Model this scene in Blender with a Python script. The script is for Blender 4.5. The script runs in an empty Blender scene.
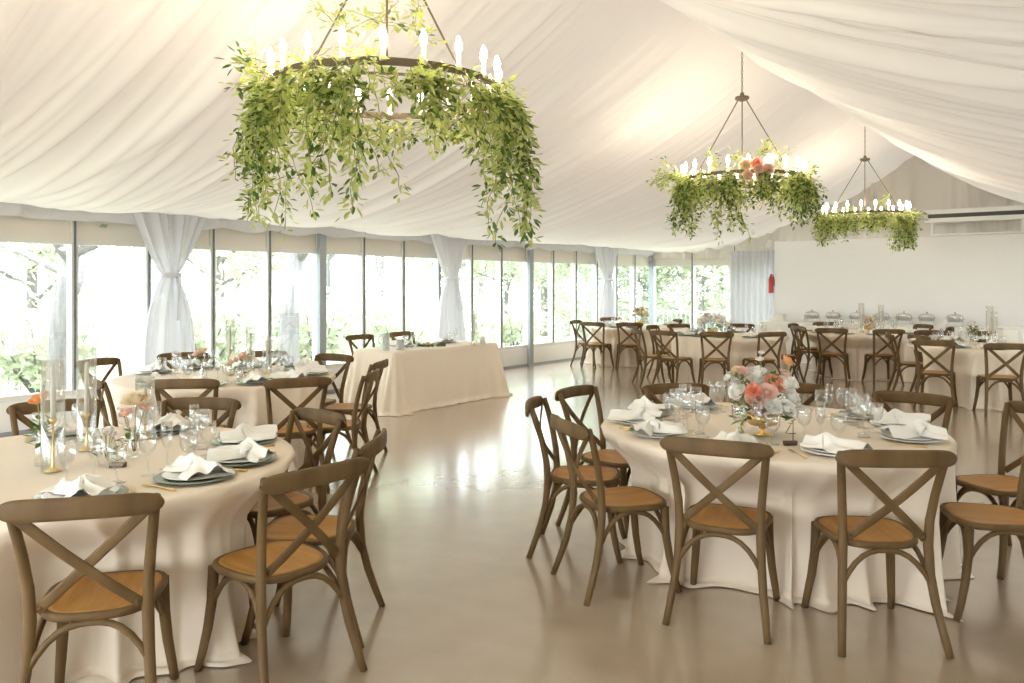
import bpy, math, random
import numpy as np
from mathutils import Vector, Matrix

S = bpy.context.scene
COL = S.collection
PI = math.pi
rnd = random.Random(11)

# ------------------------------------------------------------------ camera
EYE = 1.6
cam_data = bpy.data.cameras.new('camera')
cam = bpy.data.objects.new('camera', cam_data)
COL.objects.link(cam)
S.camera = cam
YAW = math.atan2(.6115, .7912)
cam.location = (0, 0, EYE)
cam.rotation_euler = (PI / 2, 0, YAW)
cam_data.sensor_width = 36
cam_data.lens = 797 / 1024 * 36
cam_data.shift_y = -56.5 / 1024
cam_data.clip_end = 300

# ------------------------------------------------------------------ world and exposure
SKY = 7.5
world = bpy.data.worlds.new('overcast_sky')
S.world = world
world.use_nodes = True
wn = world.node_tree.nodes
bg = wn['Background']
bg.inputs[0].default_value = (0.87, 0.94, 1.0, 1)
bg.inputs[1].default_value = SKY
S.view_settings.view_transform = 'Standard'
S.view_settings.look = 'None'
S.view_settings.gamma = 1
S.view_settings.use_curve_mapping = False
S.view_settings.exposure = 0.68
cy = S.cycles
cy.max_bounces = 9
cy.diffuse_bounces = 5
cy.glossy_bounces = 3
cy.transmission_bounces = 4
cy.transparent_max_bounces = 24
cy.sample_clamp_indirect = 6
cy.caustics_reflective = False
cy.caustics_refractive = False

def W(lat, dep, z=0):
    """a floor point given as metres to the right of and ahead of the photographer"""
    return Vector((-.6115 * dep + .7912 * lat, .7912 * dep + .6115 * lat, z))

def WD(lat, dep):
    v = W(lat, dep)
    return Vector((v.x, v.y)).normalized()

# ------------------------------------------------------------------ materials
def mat(name, color, rough=.6, metal=0, noise=None, bump=None, spec=.5, sheen=0, trans=0, emit=None, coat=0):
    m = bpy.data.materials.new(name)
    m.use_nodes = True
    nt = m.node_tree
    b = nt.nodes['Principled BSDF']
    b.inputs['Base Color'].default_value = (*color, 1)
    b.inputs['Roughness'].default_value = rough
    b.inputs['Metallic'].default_value = metal
    b.inputs['Specular IOR Level'].default_value = spec
    b.inputs['Sheen Weight'].default_value = sheen
    b.inputs['Coat Weight'].default_value = coat
    tc = nt.nodes.new('ShaderNodeTexCoord')
    if noise:
        scale, c2, stretch = noise
        mp = nt.nodes.new('ShaderNodeMapping')
        mp.inputs['Scale'].default_value = stretch
        tx = nt.nodes.new('ShaderNodeTexNoise')
        tx.inputs['Scale'].default_value = scale
        tx.inputs['Detail'].default_value = 6
        rp = nt.nodes.new('ShaderNodeValToRGB')
        rp.color_ramp.elements[0].position = .3
        rp.color_ramp.elements[1].position = .7
        rp.color_ramp.elements[0].color = (*color, 1)
        rp.color_ramp.elements[1].color = (*c2, 1)
        nt.links.new(tc.outputs['Object'], mp.inputs[0])
        nt.links.new(mp.outputs[0], tx.inputs[0])
        nt.links.new(tx.outputs[0], rp.inputs[0])
        nt.links.new(rp.outputs[0], b.inputs['Base Color'])
    if bump:
        scale, dist = bump
        t2 = nt.nodes.new('ShaderNodeTexNoise')
        t2.inputs['Scale'].default_value = scale
        t2.inputs['Detail'].default_value = 4
        bp = nt.nodes.new('ShaderNodeBump')
        bp.inputs['Distance'].default_value = dist
        bp.inputs['Strength'].default_value = .6
        nt.links.new(tc.outputs['Object'], t2.inputs[0])
        nt.links.new(t2.outputs[0], bp.inputs['Height'])
        nt.links.new(bp.outputs[0], b.inputs['Normal'])
    if emit:
        b.inputs['Emission Color'].default_value = (*emit[0], 1)
        b.inputs['Emission Strength'].default_value = emit[1]
    if trans:
        out = nt.nodes['Material Output']
        tr = nt.nodes.new('ShaderNodeBsdfTranslucent')
        tr.inputs[0].default_value = (*color, 1)
        mx = nt.nodes.new('ShaderNodeMixShader')
        mx.inputs[0].default_value = trans
        nt.links.new(b.outputs[0], mx.inputs[1])
        nt.links.new(tr.outputs[0], mx.inputs[2])
        nt.links.new(mx.outputs[0], out.inputs[0])
    return m

def thin_glass(name, tint, base=.04, gain=.7, rough=0.0):
    m = bpy.data.materials.new(name)
    m.use_nodes = True
    nt = m.node_tree
    nt.nodes.remove(nt.nodes['Principled BSDF'])
    out = nt.nodes['Material Output']
    tr = nt.nodes.new('ShaderNodeBsdfTransparent')
    tr.inputs[0].default_value = (*tint, 1)
    gl = nt.nodes.new('ShaderNodeBsdfGlossy')
    gl.inputs['Roughness'].default_value = rough
    lw = nt.nodes.new('ShaderNodeLayerWeight')
    lw.inputs[0].default_value = .35
    ma = nt.nodes.new('ShaderNodeMath')
    ma.operation = 'MULTIPLY_ADD'
    ma.inputs[1].default_value = gain
    ma.inputs[2].default_value = base
    mx = nt.nodes.new('ShaderNodeMixShader')
    nt.links.new(lw.outputs['Facing'], ma.inputs[0])
    nt.links.new(ma.outputs[0], mx.inputs[0])
    nt.links.new(tr.outputs[0], mx.inputs[1])
    nt.links.new(gl.outputs[0], mx.inputs[2])
    nt.links.new(mx.outputs[0], out.inputs[0])
    return m

def sheer(name, color, clear):
    m = bpy.data.materials.new(name)
    m.use_nodes = True
    nt = m.node_tree
    nt.nodes.remove(nt.nodes['Principled BSDF'])
    out = nt.nodes['Material Output']
    df = nt.nodes.new('ShaderNodeBsdfDiffuse'); df.inputs[0].default_value = (*color, 1)
    tl = nt.nodes.new('ShaderNodeBsdfTranslucent'); tl.inputs[0].default_value = (*color, 1)
    tp = nt.nodes.new('ShaderNodeBsdfTransparent')
    a = nt.nodes.new('ShaderNodeMixShader'); a.inputs[0].default_value = .16
    b = nt.nodes.new('ShaderNodeMixShader'); b.inputs[0].default_value = clear
    nt.links.new(df.outputs[0], a.inputs[1]); nt.links.new(tl.outputs[0], a.inputs[2])
    nt.links.new(a.outputs[0], b.inputs[1]); nt.links.new(tp.outputs[0], b.inputs[2])
    nt.links.new(b.outputs[0], out.inputs[0])
    return m

M = {}
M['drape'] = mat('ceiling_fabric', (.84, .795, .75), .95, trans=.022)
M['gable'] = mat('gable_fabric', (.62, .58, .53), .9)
M['linen'] = mat('champagne_linen', (.79, .68, .54), .85, bump=(160, .0006), sheen=.15)
M['white_linen'] = mat('white_linen', (.80, .79, .74), .85, bump=(160, .0006))
M['napkin'] = mat('ivory_napkin', (.84, .82, .76), .8, bump=(120, .0005))
M['chairwood'] = mat('weathered_wood', (.094, .053, .019), .55, noise=(9, (.165, .100, .041), (1, 1, .25)), spec=.25)
M['seatwood'] = mat('honey_seat_wood', (.36, .165, .035), .48, noise=(7, (.48, .25, .065), (4, .6, 1)), spec=.25)
M['frame'] = mat('window_frame_paint', (.72, .70, .66), .45)
M['darkframe'] = mat('dark_window_gasket', (.14, .16, .18), .5)
M['steel_post'] = mat('grey_post_metal', (.34, .37, .40), .45, metal=.3)
M['header'] = mat('header_panel_paint', (.74, .69, .62), .6)
M['knee'] = mat('white_wall_paint', (.80, .80, .79), .5)
M['board'] = mat('white_board_paint', (.86, .85, .83), .5)
M['sheer'] = sheer('white_sheer', (.74, .74, .78), .03)
M['sheer2'] = sheer('grey_sheer', (.62, .62, .64), .02)
M['pane'] = thin_glass('window_glass', (.97, .985, .98), .02, .25)
M['glass'] = thin_glass('table_glass', (.985, .99, .99), .05, .42)
M['tube'] = thin_glass('hurricane_glass', (.98, .99, .99), .06, .48)
M['frosted'] = thin_glass('frosted_glass', (.95, .96, .96), .22, .4, .6)
M['gold'] = mat('brushed_gold', (.83, .58, .24), .3, metal=1)
M['wax'] = mat('ivory_wax', (.86, .82, .70), .5, trans=.2)
M['plate'] = mat('white_porcelain', (.82, .82, .80), .15)
M['charger'] = mat('sage_glass_plate', (.27, .31, .24), .15)
M['card'] = mat('menu_card', (.86, .83, .76), .8)
M['woodblock'] = mat('dark_walnut', (.09, .045, .025), .5)
M['wire'] = mat('bronze_wire', (.12, .09, .06), .4, metal=.7)
M['iron'] = mat('aged_bronze_metal', (.16, .125, .085), .45, metal=.6)
M['silver'] = mat('polished_steel', (.66, .66, .66), .25, metal=1)
M['leaf'] = mat('fresh_leaf', (.46, .53, .14), .5, noise=(14, (.70, .73, .32), (1, 1, 1)), trans=.45)
M['leafdark'] = mat('deep_green_leaf', (.075, .15, .035), .5, noise=(14, (.16, .26, .06), (1, 1, 1)), trans=.25)
M['vine'] = mat('vine_stem', (.30, .28, .10), .7)
M['tree_leaf'] = mat('tree_leaf', (.48, .52, .37), .6, noise=(2.5, (.64, .67, .54), (1, 1, 1)), trans=.45)
M['bark'] = mat('grey_bark', (.15, .14, .14), .9, noise=(6, (.24, .23, .22), (3, 3, .4)), bump=(20, .03))
M['grass'] = mat('pale_grass', (.36, .38, .28), .9, noise=(.8, (.48, .48, .40), (1, 1, 1)))
M['white_petal'] = mat('white_petal', (.93, .91, .85), .6, trans=.1)
M['cream_petal'] = mat('cream_petal', (.86, .74, .55), .6, trans=.25)
M['blush_petal'] = mat('blush_petal', (.93, .70, .60), .6, trans=.25)
M['coral_petal'] = mat('coral_petal', (.93, .44, .29), .6, trans=.25)
M['peach_petal'] = mat('peach_petal', (.88, .48, .20), .6, trans=.25)
M['bulb'] = mat('lit_bulb', (1, .9, .7), .3, emit=((1.0, .84, .69), 80))
M['sleeve'] = mat('candle_sleeve', (.80, .74, .62), .5)
M['red'] = mat('red_enamel', (.55, .03, .03), .35)
M['black'] = mat('black_plastic', (.02, .02, .02), .4)
M['unit'] = mat('unit_plastic', (.72, .72, .70), .4)

# shiplap boards: shallow dark joints follow the height of the wall
nt = M['board'].node_tree
# concrete floor
def floor_material():
    m = bpy.data.materials.new('polished_concrete')
    m.use_nodes = True
    nt = m.node_tree
    b = nt.nodes['Principled BSDF']
    tc = nt.nodes.new('ShaderNodeTexCoord')
    n1 = nt.nodes.new('ShaderNodeTexNoise'); n1.inputs['Scale'].default_value = .7; n1.inputs['Detail'].default_value = 5; n1.inputs['Distortion'].default_value = .25
    n2 = nt.nodes.new('ShaderNodeTexNoise'); n2.inputs['Scale'].default_value = 5; n2.inputs['Detail'].default_value = 10
    r1 = nt.nodes.new('ShaderNodeValToRGB')
    r1.color_ramp.elements[0].position = .12; r1.color_ramp.elements[0].color = (.30, .225, .15, 1)
    r1.color_ramp.elements[1].position = .88; r1.color_ramp.elements[1].color = (.52, .415, .30, 1)
    r2 = nt.nodes.new('ShaderNodeValToRGB')
    r2.color_ramp.elements[0].position = .05; r2.color_ramp.elements[0].color = (.85, .85, .85, 1)
    r2.color_ramp.elements[1].position = .95; r2.color_ramp.elements[1].color = (1.05, 1.05, 1.05, 1)
    mu = nt.nodes.new('ShaderNodeMixRGB'); mu.blend_type = 'MULTIPLY'; mu.inputs[0].default_value = 1
    rr = nt.nodes.new('ShaderNodeMapRange'); rr.inputs[3].default_value = .20; rr.inputs[4].default_value = .265
    # hairline cracks
    vo = nt.nodes.new('ShaderNodeTexVoronoi'); vo.feature = 'DISTANCE_TO_EDGE'; vo.inputs['Scale'].default_value = .33
    ad = nt.nodes.new('ShaderNodeMixRGB'); ad.blend_type = 'ADD'; ad.inputs[0].default_value = .5
    lt = nt.nodes.new('ShaderNodeMath'); lt.operation = 'LESS_THAN'; lt.inputs[1].default_value = .0012
    mc = nt.nodes.new('ShaderNodeMixRGB'); mc.inputs[2].default_value = (.19, .16, .12, 1)
    sc = nt.nodes.new('ShaderNodeMath'); sc.operation = 'MULTIPLY'; sc.inputs[1].default_value = .22
    bp = nt.nodes.new('ShaderNodeBump'); bp.inputs['Distance'].default_value = .004; bp.inputs['Strength'].default_value = .2
    L = nt.links.new
    mp = nt.nodes.new('ShaderNodeMapping'); mp.inputs['Location'].default_value = (.31, .17, .43)
    L(tc.outputs['Object'], mp.inputs[0])
    L(mp.outputs[0], n1.inputs[0]); L(mp.outputs[0], n2.inputs[0])
    L(n1.outputs[0], r1.inputs[0]); L(n2.outputs[0], r2.inputs[0])
    L(r1.outputs[0], mu.inputs[1]); L(r2.outputs[0], mu.inputs[2])
    L(tc.outputs['Object'], ad.inputs[1]); L(n1.outputs[1], ad.inputs[2]); L(ad.outputs[0], vo.inputs[0])
    L(vo.outputs['Distance'], lt.inputs[0]); L(lt.outputs[0], sc.inputs[0]); mc.inputs[0].default_value = 0; L(mu.outputs[0], mc.inputs[1])
    L(mc.outputs[0], b.inputs['Base Color'])
    L(n1.outputs[0], rr.inputs[0]); L(rr.outputs[0], b.inputs['Roughness'])
    L(n1.outputs[0], bp.inputs['Height'])
    b.inputs['Specular IOR Level'].default_value = .75
    b.inputs['Coat Weight'].default_value = 1.0
    b.inputs['Coat IOR'].default_value = 1.6
    b.inputs['Coat Roughness'].default_value = .15
    return m
M['floor'] = floor_material()

# ------------------------------------------------------------------ mesh helpers
class MB:
    def __init__(s):
        s.v = []; s.f = []; s.sm = []
    def add(s, vs, fs, smooth=True):
        o = len(s.v)
        s.v.extend([tuple(p) for p in vs])
        s.f.extend([tuple(i + o for i in f) for f in fs])
        s.sm.extend([smooth] * len(fs))
        return s
    def box(s, x0, x1, y0, y1, z0, z1, mtx=None):
        vs = [Vector((x, y, z)) for x in (x0, x1) for y in (y0, y1) for z in (z0, z1)]
        if mtx: vs = [mtx @ p for p in vs]
        return s.add(vs, [(0, 1, 3, 2), (4, 6, 7, 5), (0, 4, 5, 1), (2, 3, 7, 6), (0, 2, 6, 4), (1, 5, 7, 3)], False)
    def rbox(s, x0, x1, y0, y1, z0, z1, r=.01, seg=3):
        """box with rounded vertical corners and softened rims"""
        def ring(ins, z):
            out = []
            a, b, c, d = x0 + ins, x1 - ins, y0 + ins, y1 - ins
            rr = max(r - ins, .001)
            for cx, cyy, a0 in ((b - rr, d - rr, 0), (a + rr, d - rr, 90), (a + rr, c + rr, 180), (b - rr, c + rr, 270)):
                for k in range(seg + 1):
                    t = math.radians(a0 + 90 * k / seg)
                    out.append((cx + rr * math.cos(t), cyy + rr * math.sin(t), z))
            return out
        e = min(r * .5, (z1 - z0) * .3)
        rings = [ring(e, z0), ring(0, z0 + e), ring(0, z1 - e), ring(e, z1)]
        return s.loft(rings, cap=True)
    def loft(s, rings, cap=False, closed=True, smooth=True):
        n = len(rings[0]); vs = [p for r in rings for p in r]; fs = []
        for i in range(len(rings) - 1):
            for j in range(n if closed else n - 1):
                k = (j + 1) % n
                fs.append((i * n + j, i * n + k, (i + 1) * n + k, (i + 1) * n + j))
        if cap:
            fs.append(tuple(reversed(range(n))))
            fs.append(tuple((len(rings) - 1) * n + j for j in range(n)))
        return s.add(vs, fs, smooth)
    def tube(s, pts, rad, n=8, flat=1.0, cap=True):
        pts = [Vector(p) for p in pts]
        if not isinstance(rad, (list, tuple)): rad = [rad] * len(pts)
        rings = []
        up = None
        for i, p in enumerate(pts):
            t = (pts[min(i + 1, len(pts) - 1)] - pts[max(i - 1, 0)]).normalized()
            if up is None:
                up = Vector((0, 1, 0)) if abs(t.y) < .9 else Vector((1, 0, 0))
            a = (up - t * up.dot(t)).normalized()
            up = a
            b = t.cross(a)
            rings.append([p + (a * math.cos(2 * PI * k / n) * flat + b * math.sin(2 * PI * k / n)) * rad[i] for k in range(n)])
        return s.loft(rings, cap=cap)
    def lathe(s, prof, n=20, center=(0, 0, 0), mtx=None):
        rings = []
        for r, z in prof:
            ring = [Vector((r * math.cos(2 * PI * k / n), r * math.sin(2 * PI * k / n), z)) for k in range(n)]
            if mtx: ring = [mtx @ p for p in ring]
            rings.append([p + Vector(center) for p in ring])
        return s.loft(rings)
    def grid(s, fn, nu, nv, smooth=True):
        vs = [fn(i / nu, j / nv) for i in range(nu + 1) for j in range(nv + 1)]
        fs = [(i * (nv + 1) + j, (i + 1) * (nv + 1) + j, (i + 1) * (nv + 1) + j + 1, i * (nv + 1) + j + 1) for i in range(nu) for j in range(nv)]
        return s.add(vs, fs, smooth)
    def mesh(s, name, m):
        me = bpy.data.meshes.new(name)
        me.from_pydata(s.v, [], s.f)
        me.polygons.foreach_set('use_smooth', s.sm)
        me.materials.append(m)
        me.update()
        return me
    def build(s, name, m, parent=None):
        o = bpy.data.objects.new(name, s.mesh(name, m))
        COL.objects.link(o)
        if parent is not None: o.parent = parent
        return o

def np_grid(name, P, m, parent=None):
    """P: (nu, nv, 3) array of points"""
    nu, nv = P.shape[:2]
    idx = np.arange(nu * nv).reshape(nu, nv)
    q = np.stack([idx[:-1, :-1], idx[1:, :-1], idx[1:, 1:], idx[:-1, 1:]], -1).reshape(-1, 4)
    me = bpy.data.meshes.new(name)
    me.from_pydata(P.reshape(-1, 3).tolist(), [], q.tolist())
    me.polygons.foreach_set('use_smooth', [True] * len(q))
    me.materials.append(m)
    o = bpy.data.objects.new(name, me)
    COL.objects.link(o)
    if parent is not None: o.parent = parent
    return o

def tag(o, label=None, cat=None, group=None, kind=None):
    if label: o['label'] = label
    if cat: o['category'] = cat
    if group: o['group'] = group
    if kind: o['kind'] = kind
    return o

def empty(name, loc=(0, 0, 0), rz=0):
    o = bpy.data.objects.new(name, None)
    o.empty_display_size = .1
    COL.objects.link(o)
    o.location = loc
    o.rotation_euler = (0, 0, rz)
    return o

def copy_tree(o, parent=None):
    c = o.copy()
    COL.objects.link(c)
    if parent is not None: c.parent = parent
    for ch in list(o.children):
        copy_tree(ch, c)
    return c

class Kind:
    """hands out the first built thing, afterwards copies of it"""
    def __init__(s, maker): s.maker = maker; s.proto = None; s.used = False
    def get(s, loc, rz=0, scale=None):
        if s.proto is None: s.proto = s.maker()
        if not s.used:
            o = s.proto; s.used = True
        else:
            o = copy_tree(s.proto)
            for k in ('label', 'category', 'group'):
                if k in o: del o[k]
        o.location = loc
        o.rotation_euler = (0, 0, rz)
        if scale: o.scale = (scale,) * 3
        return o

def struct(o): o['kind'] = 'structure'; return o

# ------------------------------------------------------------------ the room shell
XL, XR, XC = -9.47, 2.60, -3.44
Y0, Y1 = -3.66, 17.96
MUL = .865
EAVE, RIDGE = 2.48, 4.25

struct(MB().box(XL - .05, XR + .05, Y0 - .05, Y1 + .05, -.12, 0).build('floor', M['floor']))
struct(MB().box(-90, 60, -60, 110, -.6, -.45).build('ground', M['grass']))

def slope_z(t):
    return EAVE + (RIDGE - EAVE) * t - .47 * 4 * t * (1 - t)

def pleats(t, y, seed, amp=1.0):
    r = np.random.RandomState(seed)
    z = np.zeros_like(y)
    for wl, a in ((2.2, .075), (.95, .055), (.52, .034), (.27, .022), (.14, .012)):
        n = int((Y1 - Y0) / wl * 1.3)
        for _ in range(n):
            yc = r.uniform(Y0 - 1, Y1 + 1); w = wl * r.uniform(.13, .34)
            dr = r.uniform(-.55, .55); aa = a * r.uniform(.35, 1.3)
            t0 = r.uniform(-.5, 1.1); tw = r.uniform(.35, 1.0)
            d = (y - (yc + dr * (t - .5))) / w
            skew = np.where(d > 0, d * 1.9, d)
            z -= aa * np.exp(-skew ** 2) * np.exp(-((t - t0) / tw) ** 2)
    env = np.clip(np.sin(np.clip(t, 0, 1) * PI) * 1.3 + .35, 0, 1.15) * np.clip((1 - t) * 14, 0, 1)
    return z * env * amp

def ceiling_panel(name, x_eave, seed, amp):
    nt_, ny = 44, 900
    t = np.linspace(0, 1, nt_)[:, None] * np.ones((1, ny))
    y = np.linspace(Y0, Y1 + .16, ny)[None, :] * np.ones((nt_, 1))
    x = x_eave + (XC - x_eave) * t
    bay = (y - 2.39) / 5.19
    bayf = np.abs(np.sin(bay * PI))            # cloth is caught up at each roof frame
    z = slope_z(t) - .07 * bayf * 4 * t * (1 - t) + pleats(t, y, seed, amp)
    return struct(np_grid(name, np.stack([x, y, z], -1), M['drape']))

ceiling_panel('ceiling', XL, 3, 1.25)
ceiling_panel('ceiling', XR, 8, 1.6)

# --- gable cloth over the far end, gathered in soft vertical folds
def gable():
    nx, nz = 420, 14
    x = np.linspace(XL, XR, nx)[:, None] * np.ones((1, nz))
    t = 1 - np.abs(x - XC) / (XC - XL)
    top = slope_z(np.clip(t, 0, 1)) + .08
    low = np.full_like(x, 2.22)
    s = np.linspace(0, 1, nz)[None, :] * np.ones((nx, 1))
    z = low + (top - low) * s
    r = np.random.RandomState(5)
    y = np.full_like(x, Y1 + .02)
    for _ in range(90):
        xc = r.uniform(XL, XR); w = r.uniform(.03, .16); a = r.uniform(.02, .08); dr = r.uniform(-.25, .25)
        y -= a * np.exp(-((x - xc - dr * s) / w) ** 2)
    y = np.maximum(y, 17.80)
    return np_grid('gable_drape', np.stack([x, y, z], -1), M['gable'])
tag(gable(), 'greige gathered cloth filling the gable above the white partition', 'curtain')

# --- window walls
def window_unit(n, origin, length, ang, head=True, post=False):
    """one glazed bay: local x runs along the wall, local y points outwards"""
    e = empty('window_%d' % n, origin, ang)
    struct(e)
    f = MB()
    f.box(-.035, .035, -.02, .10, .0, 2.62)                   # mullion with light casing
    f.box(.035, length - .035, -.005, .07, 2.06, 2.11)        # head rail
    f.box(.035, length - .035, -.005, .07, .35, .41)          # sill rail
    f.box(.035, length - .035, -.005, .07, 2.46, 2.62)
    f.build('window_frame', M['frame'], e)
    MB().box(-.011, .011, -.034, -.02, .41, 2.5).build('gasket', M['darkframe'], e)
    MB().box(.035, length - .035, .02, .05, 2.11, 2.46).build('header_panel', M['header'], e)
    MB().box(.035, length - .035, .03, .038, .41, 2.06).build('pane', M['pane'], e)
    if post:
        MB().box(-.06, .06, -.10, -.034, 0, 2.6).build('post', M['steel_post'], e)
    return e

n = 1
ys = [Y1 - k * MUL for k in range(0, 26)]
for i, y in enumerate(ys[1:]):      # left wall, counted from the far corner; wall faces +X
    window_unit(n, (XL, y, 0), MUL, PI / 2, post=(i % 6 == 5)); n += 1
for k in range(3):
    window_unit(n, (XL + .05 + k * 1.07, Y1, 0), 1.07, 0, post=(k == 0)); n += 1
for i, y in enumerate(ys[1:]):      # right wall, outside the picture
    if i % 6 in (1, 2) and i < 14:
        window_unit(n, (XR, y + MUL, 0), MUL, -PI / 2); n += 1

def knee(name, x0, x1, y0, y1, along):
    b = MB()
    if along == 'y':
        L = y1 - y0; k = 0; y = Y1
        while y > y0 + .02:
            yn = max(y - 2.595, y0)
            b.box(x0, x1, yn + .006, y - .006, 0, .35); y = yn
        b.box(x0 + .02, x1 - .02, y0, y1, 0, .34)
    else:
        b.box(x0, x1, y0, y1, 0, .35)
    return struct(b.build(name, M['knee']))
knee('wall_left', XL - .10, XL + .03, Y0, Y1, 'y')
knee('wall_end', XL, XL + 3.3, Y1 - .03, Y1 + .1, 'x')
wr = MB()
wr.box(XR - .03, XR + .1, Y0, Y1, 0, .35)
for i, y in enumerate(ys[1:]):
    if not (i % 6 in (1, 2) and i < 14):
        wr.box(XR, XR + .1, y, y + MUL, .35, 2.62)
struct(wr.build('wall_right', M['knee']))
# wall behind the photographer: broad opening with daylight on the left half, solid on the right
wb = MB()
wb.box(XL, XR, Y0 - .1, Y0, 0, .35)
wb.box(XL, XR, Y0 - .1, Y0, 2.3, 4.4)
for x in (XL, -7.9, -6.3, -4.7, -3.1, -1.5, .1, 1.7):
    wb.box(x, x + .14, Y0 - .1, Y0, .35, 2.3)
wb.box(1.2, XR, Y0 - .1, Y0, .35, 2.3)
struct(wb.build('wall_back', M['knee']))
struct(MB().box(XL - .12, XL + .045, Y0, Y1, -.005, .035).build('baseboard_left', M['steel_post']))

# --- white boarded partition at the far end
pb = MB()
PX0, PX1, PY = -6.22, XR, 17.64
nb = 17
bh = 2.57 / nb
for k in range(nb):
    pb.box(PX0, PX1, PY, PY + .03, k * bh + .006, (k + 1) * bh - .005)
pb.box(PX0, PX1, PY + .006, PY + .11, 0, 2.565)
pb.box(PX0 - .015, PX0 + .03, PY - .012, PY + .12, 0, 2.58)
struct(pb.build('wall_partition', M['board']))

# --- ruffled valance under the eave
def valance(name, label, x_of_s, y_of_s, L, seed, nrm):
    ns, nz = int(L * 40), 9
    s = np.linspace(0, L, ns)[:, None] * np.ones((1, nz))
    v = np.linspace(0, 1, nz)[None, :] * np.ones((ns, 1))
    r = np.random.RandomState(seed)
    off = np.zeros_like(s)
    for _ in range(int(L * 6)):
        c = r.uniform(0, L); w = r.uniform(.02, .10); a = r.uniform(.006, .022); d = r.uniform(-.15, .15)
        off += a * np.exp(-((s - c - d * v) / w) ** 2)
    off += .05 * np.sin(v * PI) + .02 * v
    drop = .20 + .035 * np.abs(np.sin(s * PI / .865 + .6 * np.sin(s * .7))) + .012 * np.sin(s * 9)
    z = 2.545 - drop * v
    x = x_of_s(s) + nrm[0] * off; y = y_of_s(s) + nrm[1] * off
    return tag(np_grid(name, np.stack([x, y, z], -1), M['sheer']), label, 'valance')
valance('valance', 'white ruffled fabric valance running under the eave along the window wall',
        lambda s: XL + .08 + 0 * s, lambda s: Y0 + .1 + s, Y1 - Y0 - .2, 4, (1, 0))

# --- tied-back curtains
def tied_curtain(yc, label, seed):
    e = empty('tied_curtain', (XL + .16, yc, 0), 0)
    r = random.Random(seed)
    ph = [r.uniform(0, 6.28) for _ in range(4)]
    nu, nv = 150, 44
    tie = 1.72
    def wid(z):
        if z > tie:
            t = (z - tie) / (2.45 - tie)
            return .10 + .38 * (t ** .75)
        t = (tie - z) / tie
        return .10 + .27 * (1 - math.exp(-t * 3.6)) + .03 * t
    def P(u, v):
        z = 2.45 * v + .015
        w = wid(z)
        a = (u - .5) * 2
        dens = 1 / (w * 2.2)
        f = math.sin(a * 17 + ph[0] + .5 * z) * .6 + math.sin(a * 29 + ph[1]) * .35 + math.sin(a * 9 + ph[2] - .4 * z) * .5
        dep = .02 + .028 * min(1, .3 + w * 1.4)
        x = .10 + f * dep + .07 * (1 - a * a) * (1 - min(w / .5, 1))
        y = a * w * (1 + .03 * math.sin(z * 5 + ph[3])) + .01 * math.sin(a * 30)
        return (x, y, z)
    b = MB().grid(P, nu, nv)
    b.build('drape', M['sheer'], e)
    band = MB()
    rings = []
    for zz, g in ((tie - .03, 0), (tie - .02, .012), (tie + .02, .012), (tie + .03, 0)):
        rings.append([(.13 + (.07 + g) * math.cos(k / 24 * 2 * PI), (.112 + g) * math.sin(k / 24 * 2 * PI), zz) for k in range(24)])
    band.loft(rings)
    band.grid(lambda u, v: (.215 + .012 * math.sin(u * 6 + v * 3), .04 + .05 * u - .02 * v, tie - .55 * v), 5, 10)
    band.build('tie_band', M['sheer'], e)
    return tag(e, label, 'curtain')
tied_curtain(5.12, 'white sheer curtain tied at the waist, nearest of the three by the windows', 1)
tied_curtain(10.20, 'white sheer curtain tied at the waist, standing behind the rectangular table', 2)
tied_curtain(15.40, 'white sheer curtain tied at the waist, farthest one behind the window table', 3)

def flat_curtain():
    nx, nz = 220, 10
    x = np.linspace(-7.32, -6.15, nx)[:, None] * np.ones((1, nz))
    v = np.linspace(0, 1, nz)[None, :] * np.ones((nx, 1))
    z = .02 + 2.36 * v
    y = 17.70 + .035 * np.sin(x * 46 + .7 * np.sin(x * 9)) + .02 * np.sin(x * 23 + 1) * (1 - .5 * v)
    return tag(np_grid('hanging_curtain', np.stack([x, y, z], -1), M['sheer2']), 'grey white sheer curtain hanging full length left of the white partition', 'curtain')
flat_curtain()

# --- air unit above the partition
e = empty('air_unit', (-2.12, 17.50, 2.60))
u = MB(); u.box(-1.05, 1.55, -.12, .12, .385, .47); u.box(-1.05, 1.55, -.12, .12, .22, .305); u.box(-1.05, 1.55, .05, .12, .27, .42)
u.box(-1.05, -.99, -.12, .12, .27, .42); u.box(1.15, 1.55, -.12, .12, .27, .42)
u.build('housing', M['unit'], e)
g = MB(); g.box(-.99, 1.15, -.10, .05, .305, .385)
g.build('dark_grille', M['black'], e)
lg = MB()
for x in (-.95, .55, 1.35): lg.box(x, x + .05, -.06, .02, -.03, .22)
lg.box(-.95, 1.4, -.05, .0, -.03, .0)
lg.build('support_frame', M['unit'], e)
tag(e, 'long pale air unit with dark slot resting above the white partition', 'air conditioner')

fx = empty('fire_extinguisher', (-6.30, 17.60, 1.42))
MB().lathe([(.001, 0), (.05, .005), (.055, .03), (.055, .30), (.04, .36), (.018, .39), (.018, .42), (.001, .42)], 16).build('cylinder', M['red'], fx)
MB().tube([(.0, -.02, .42), (.05, -.02, .40), (.075, -.01, .30), (.07, 0, .16)], .01, 6).build('hose', M['black'], fx)
tag(fx, 'small red extinguisher hung at the left edge of the white partition', 'extinguisher')

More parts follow.
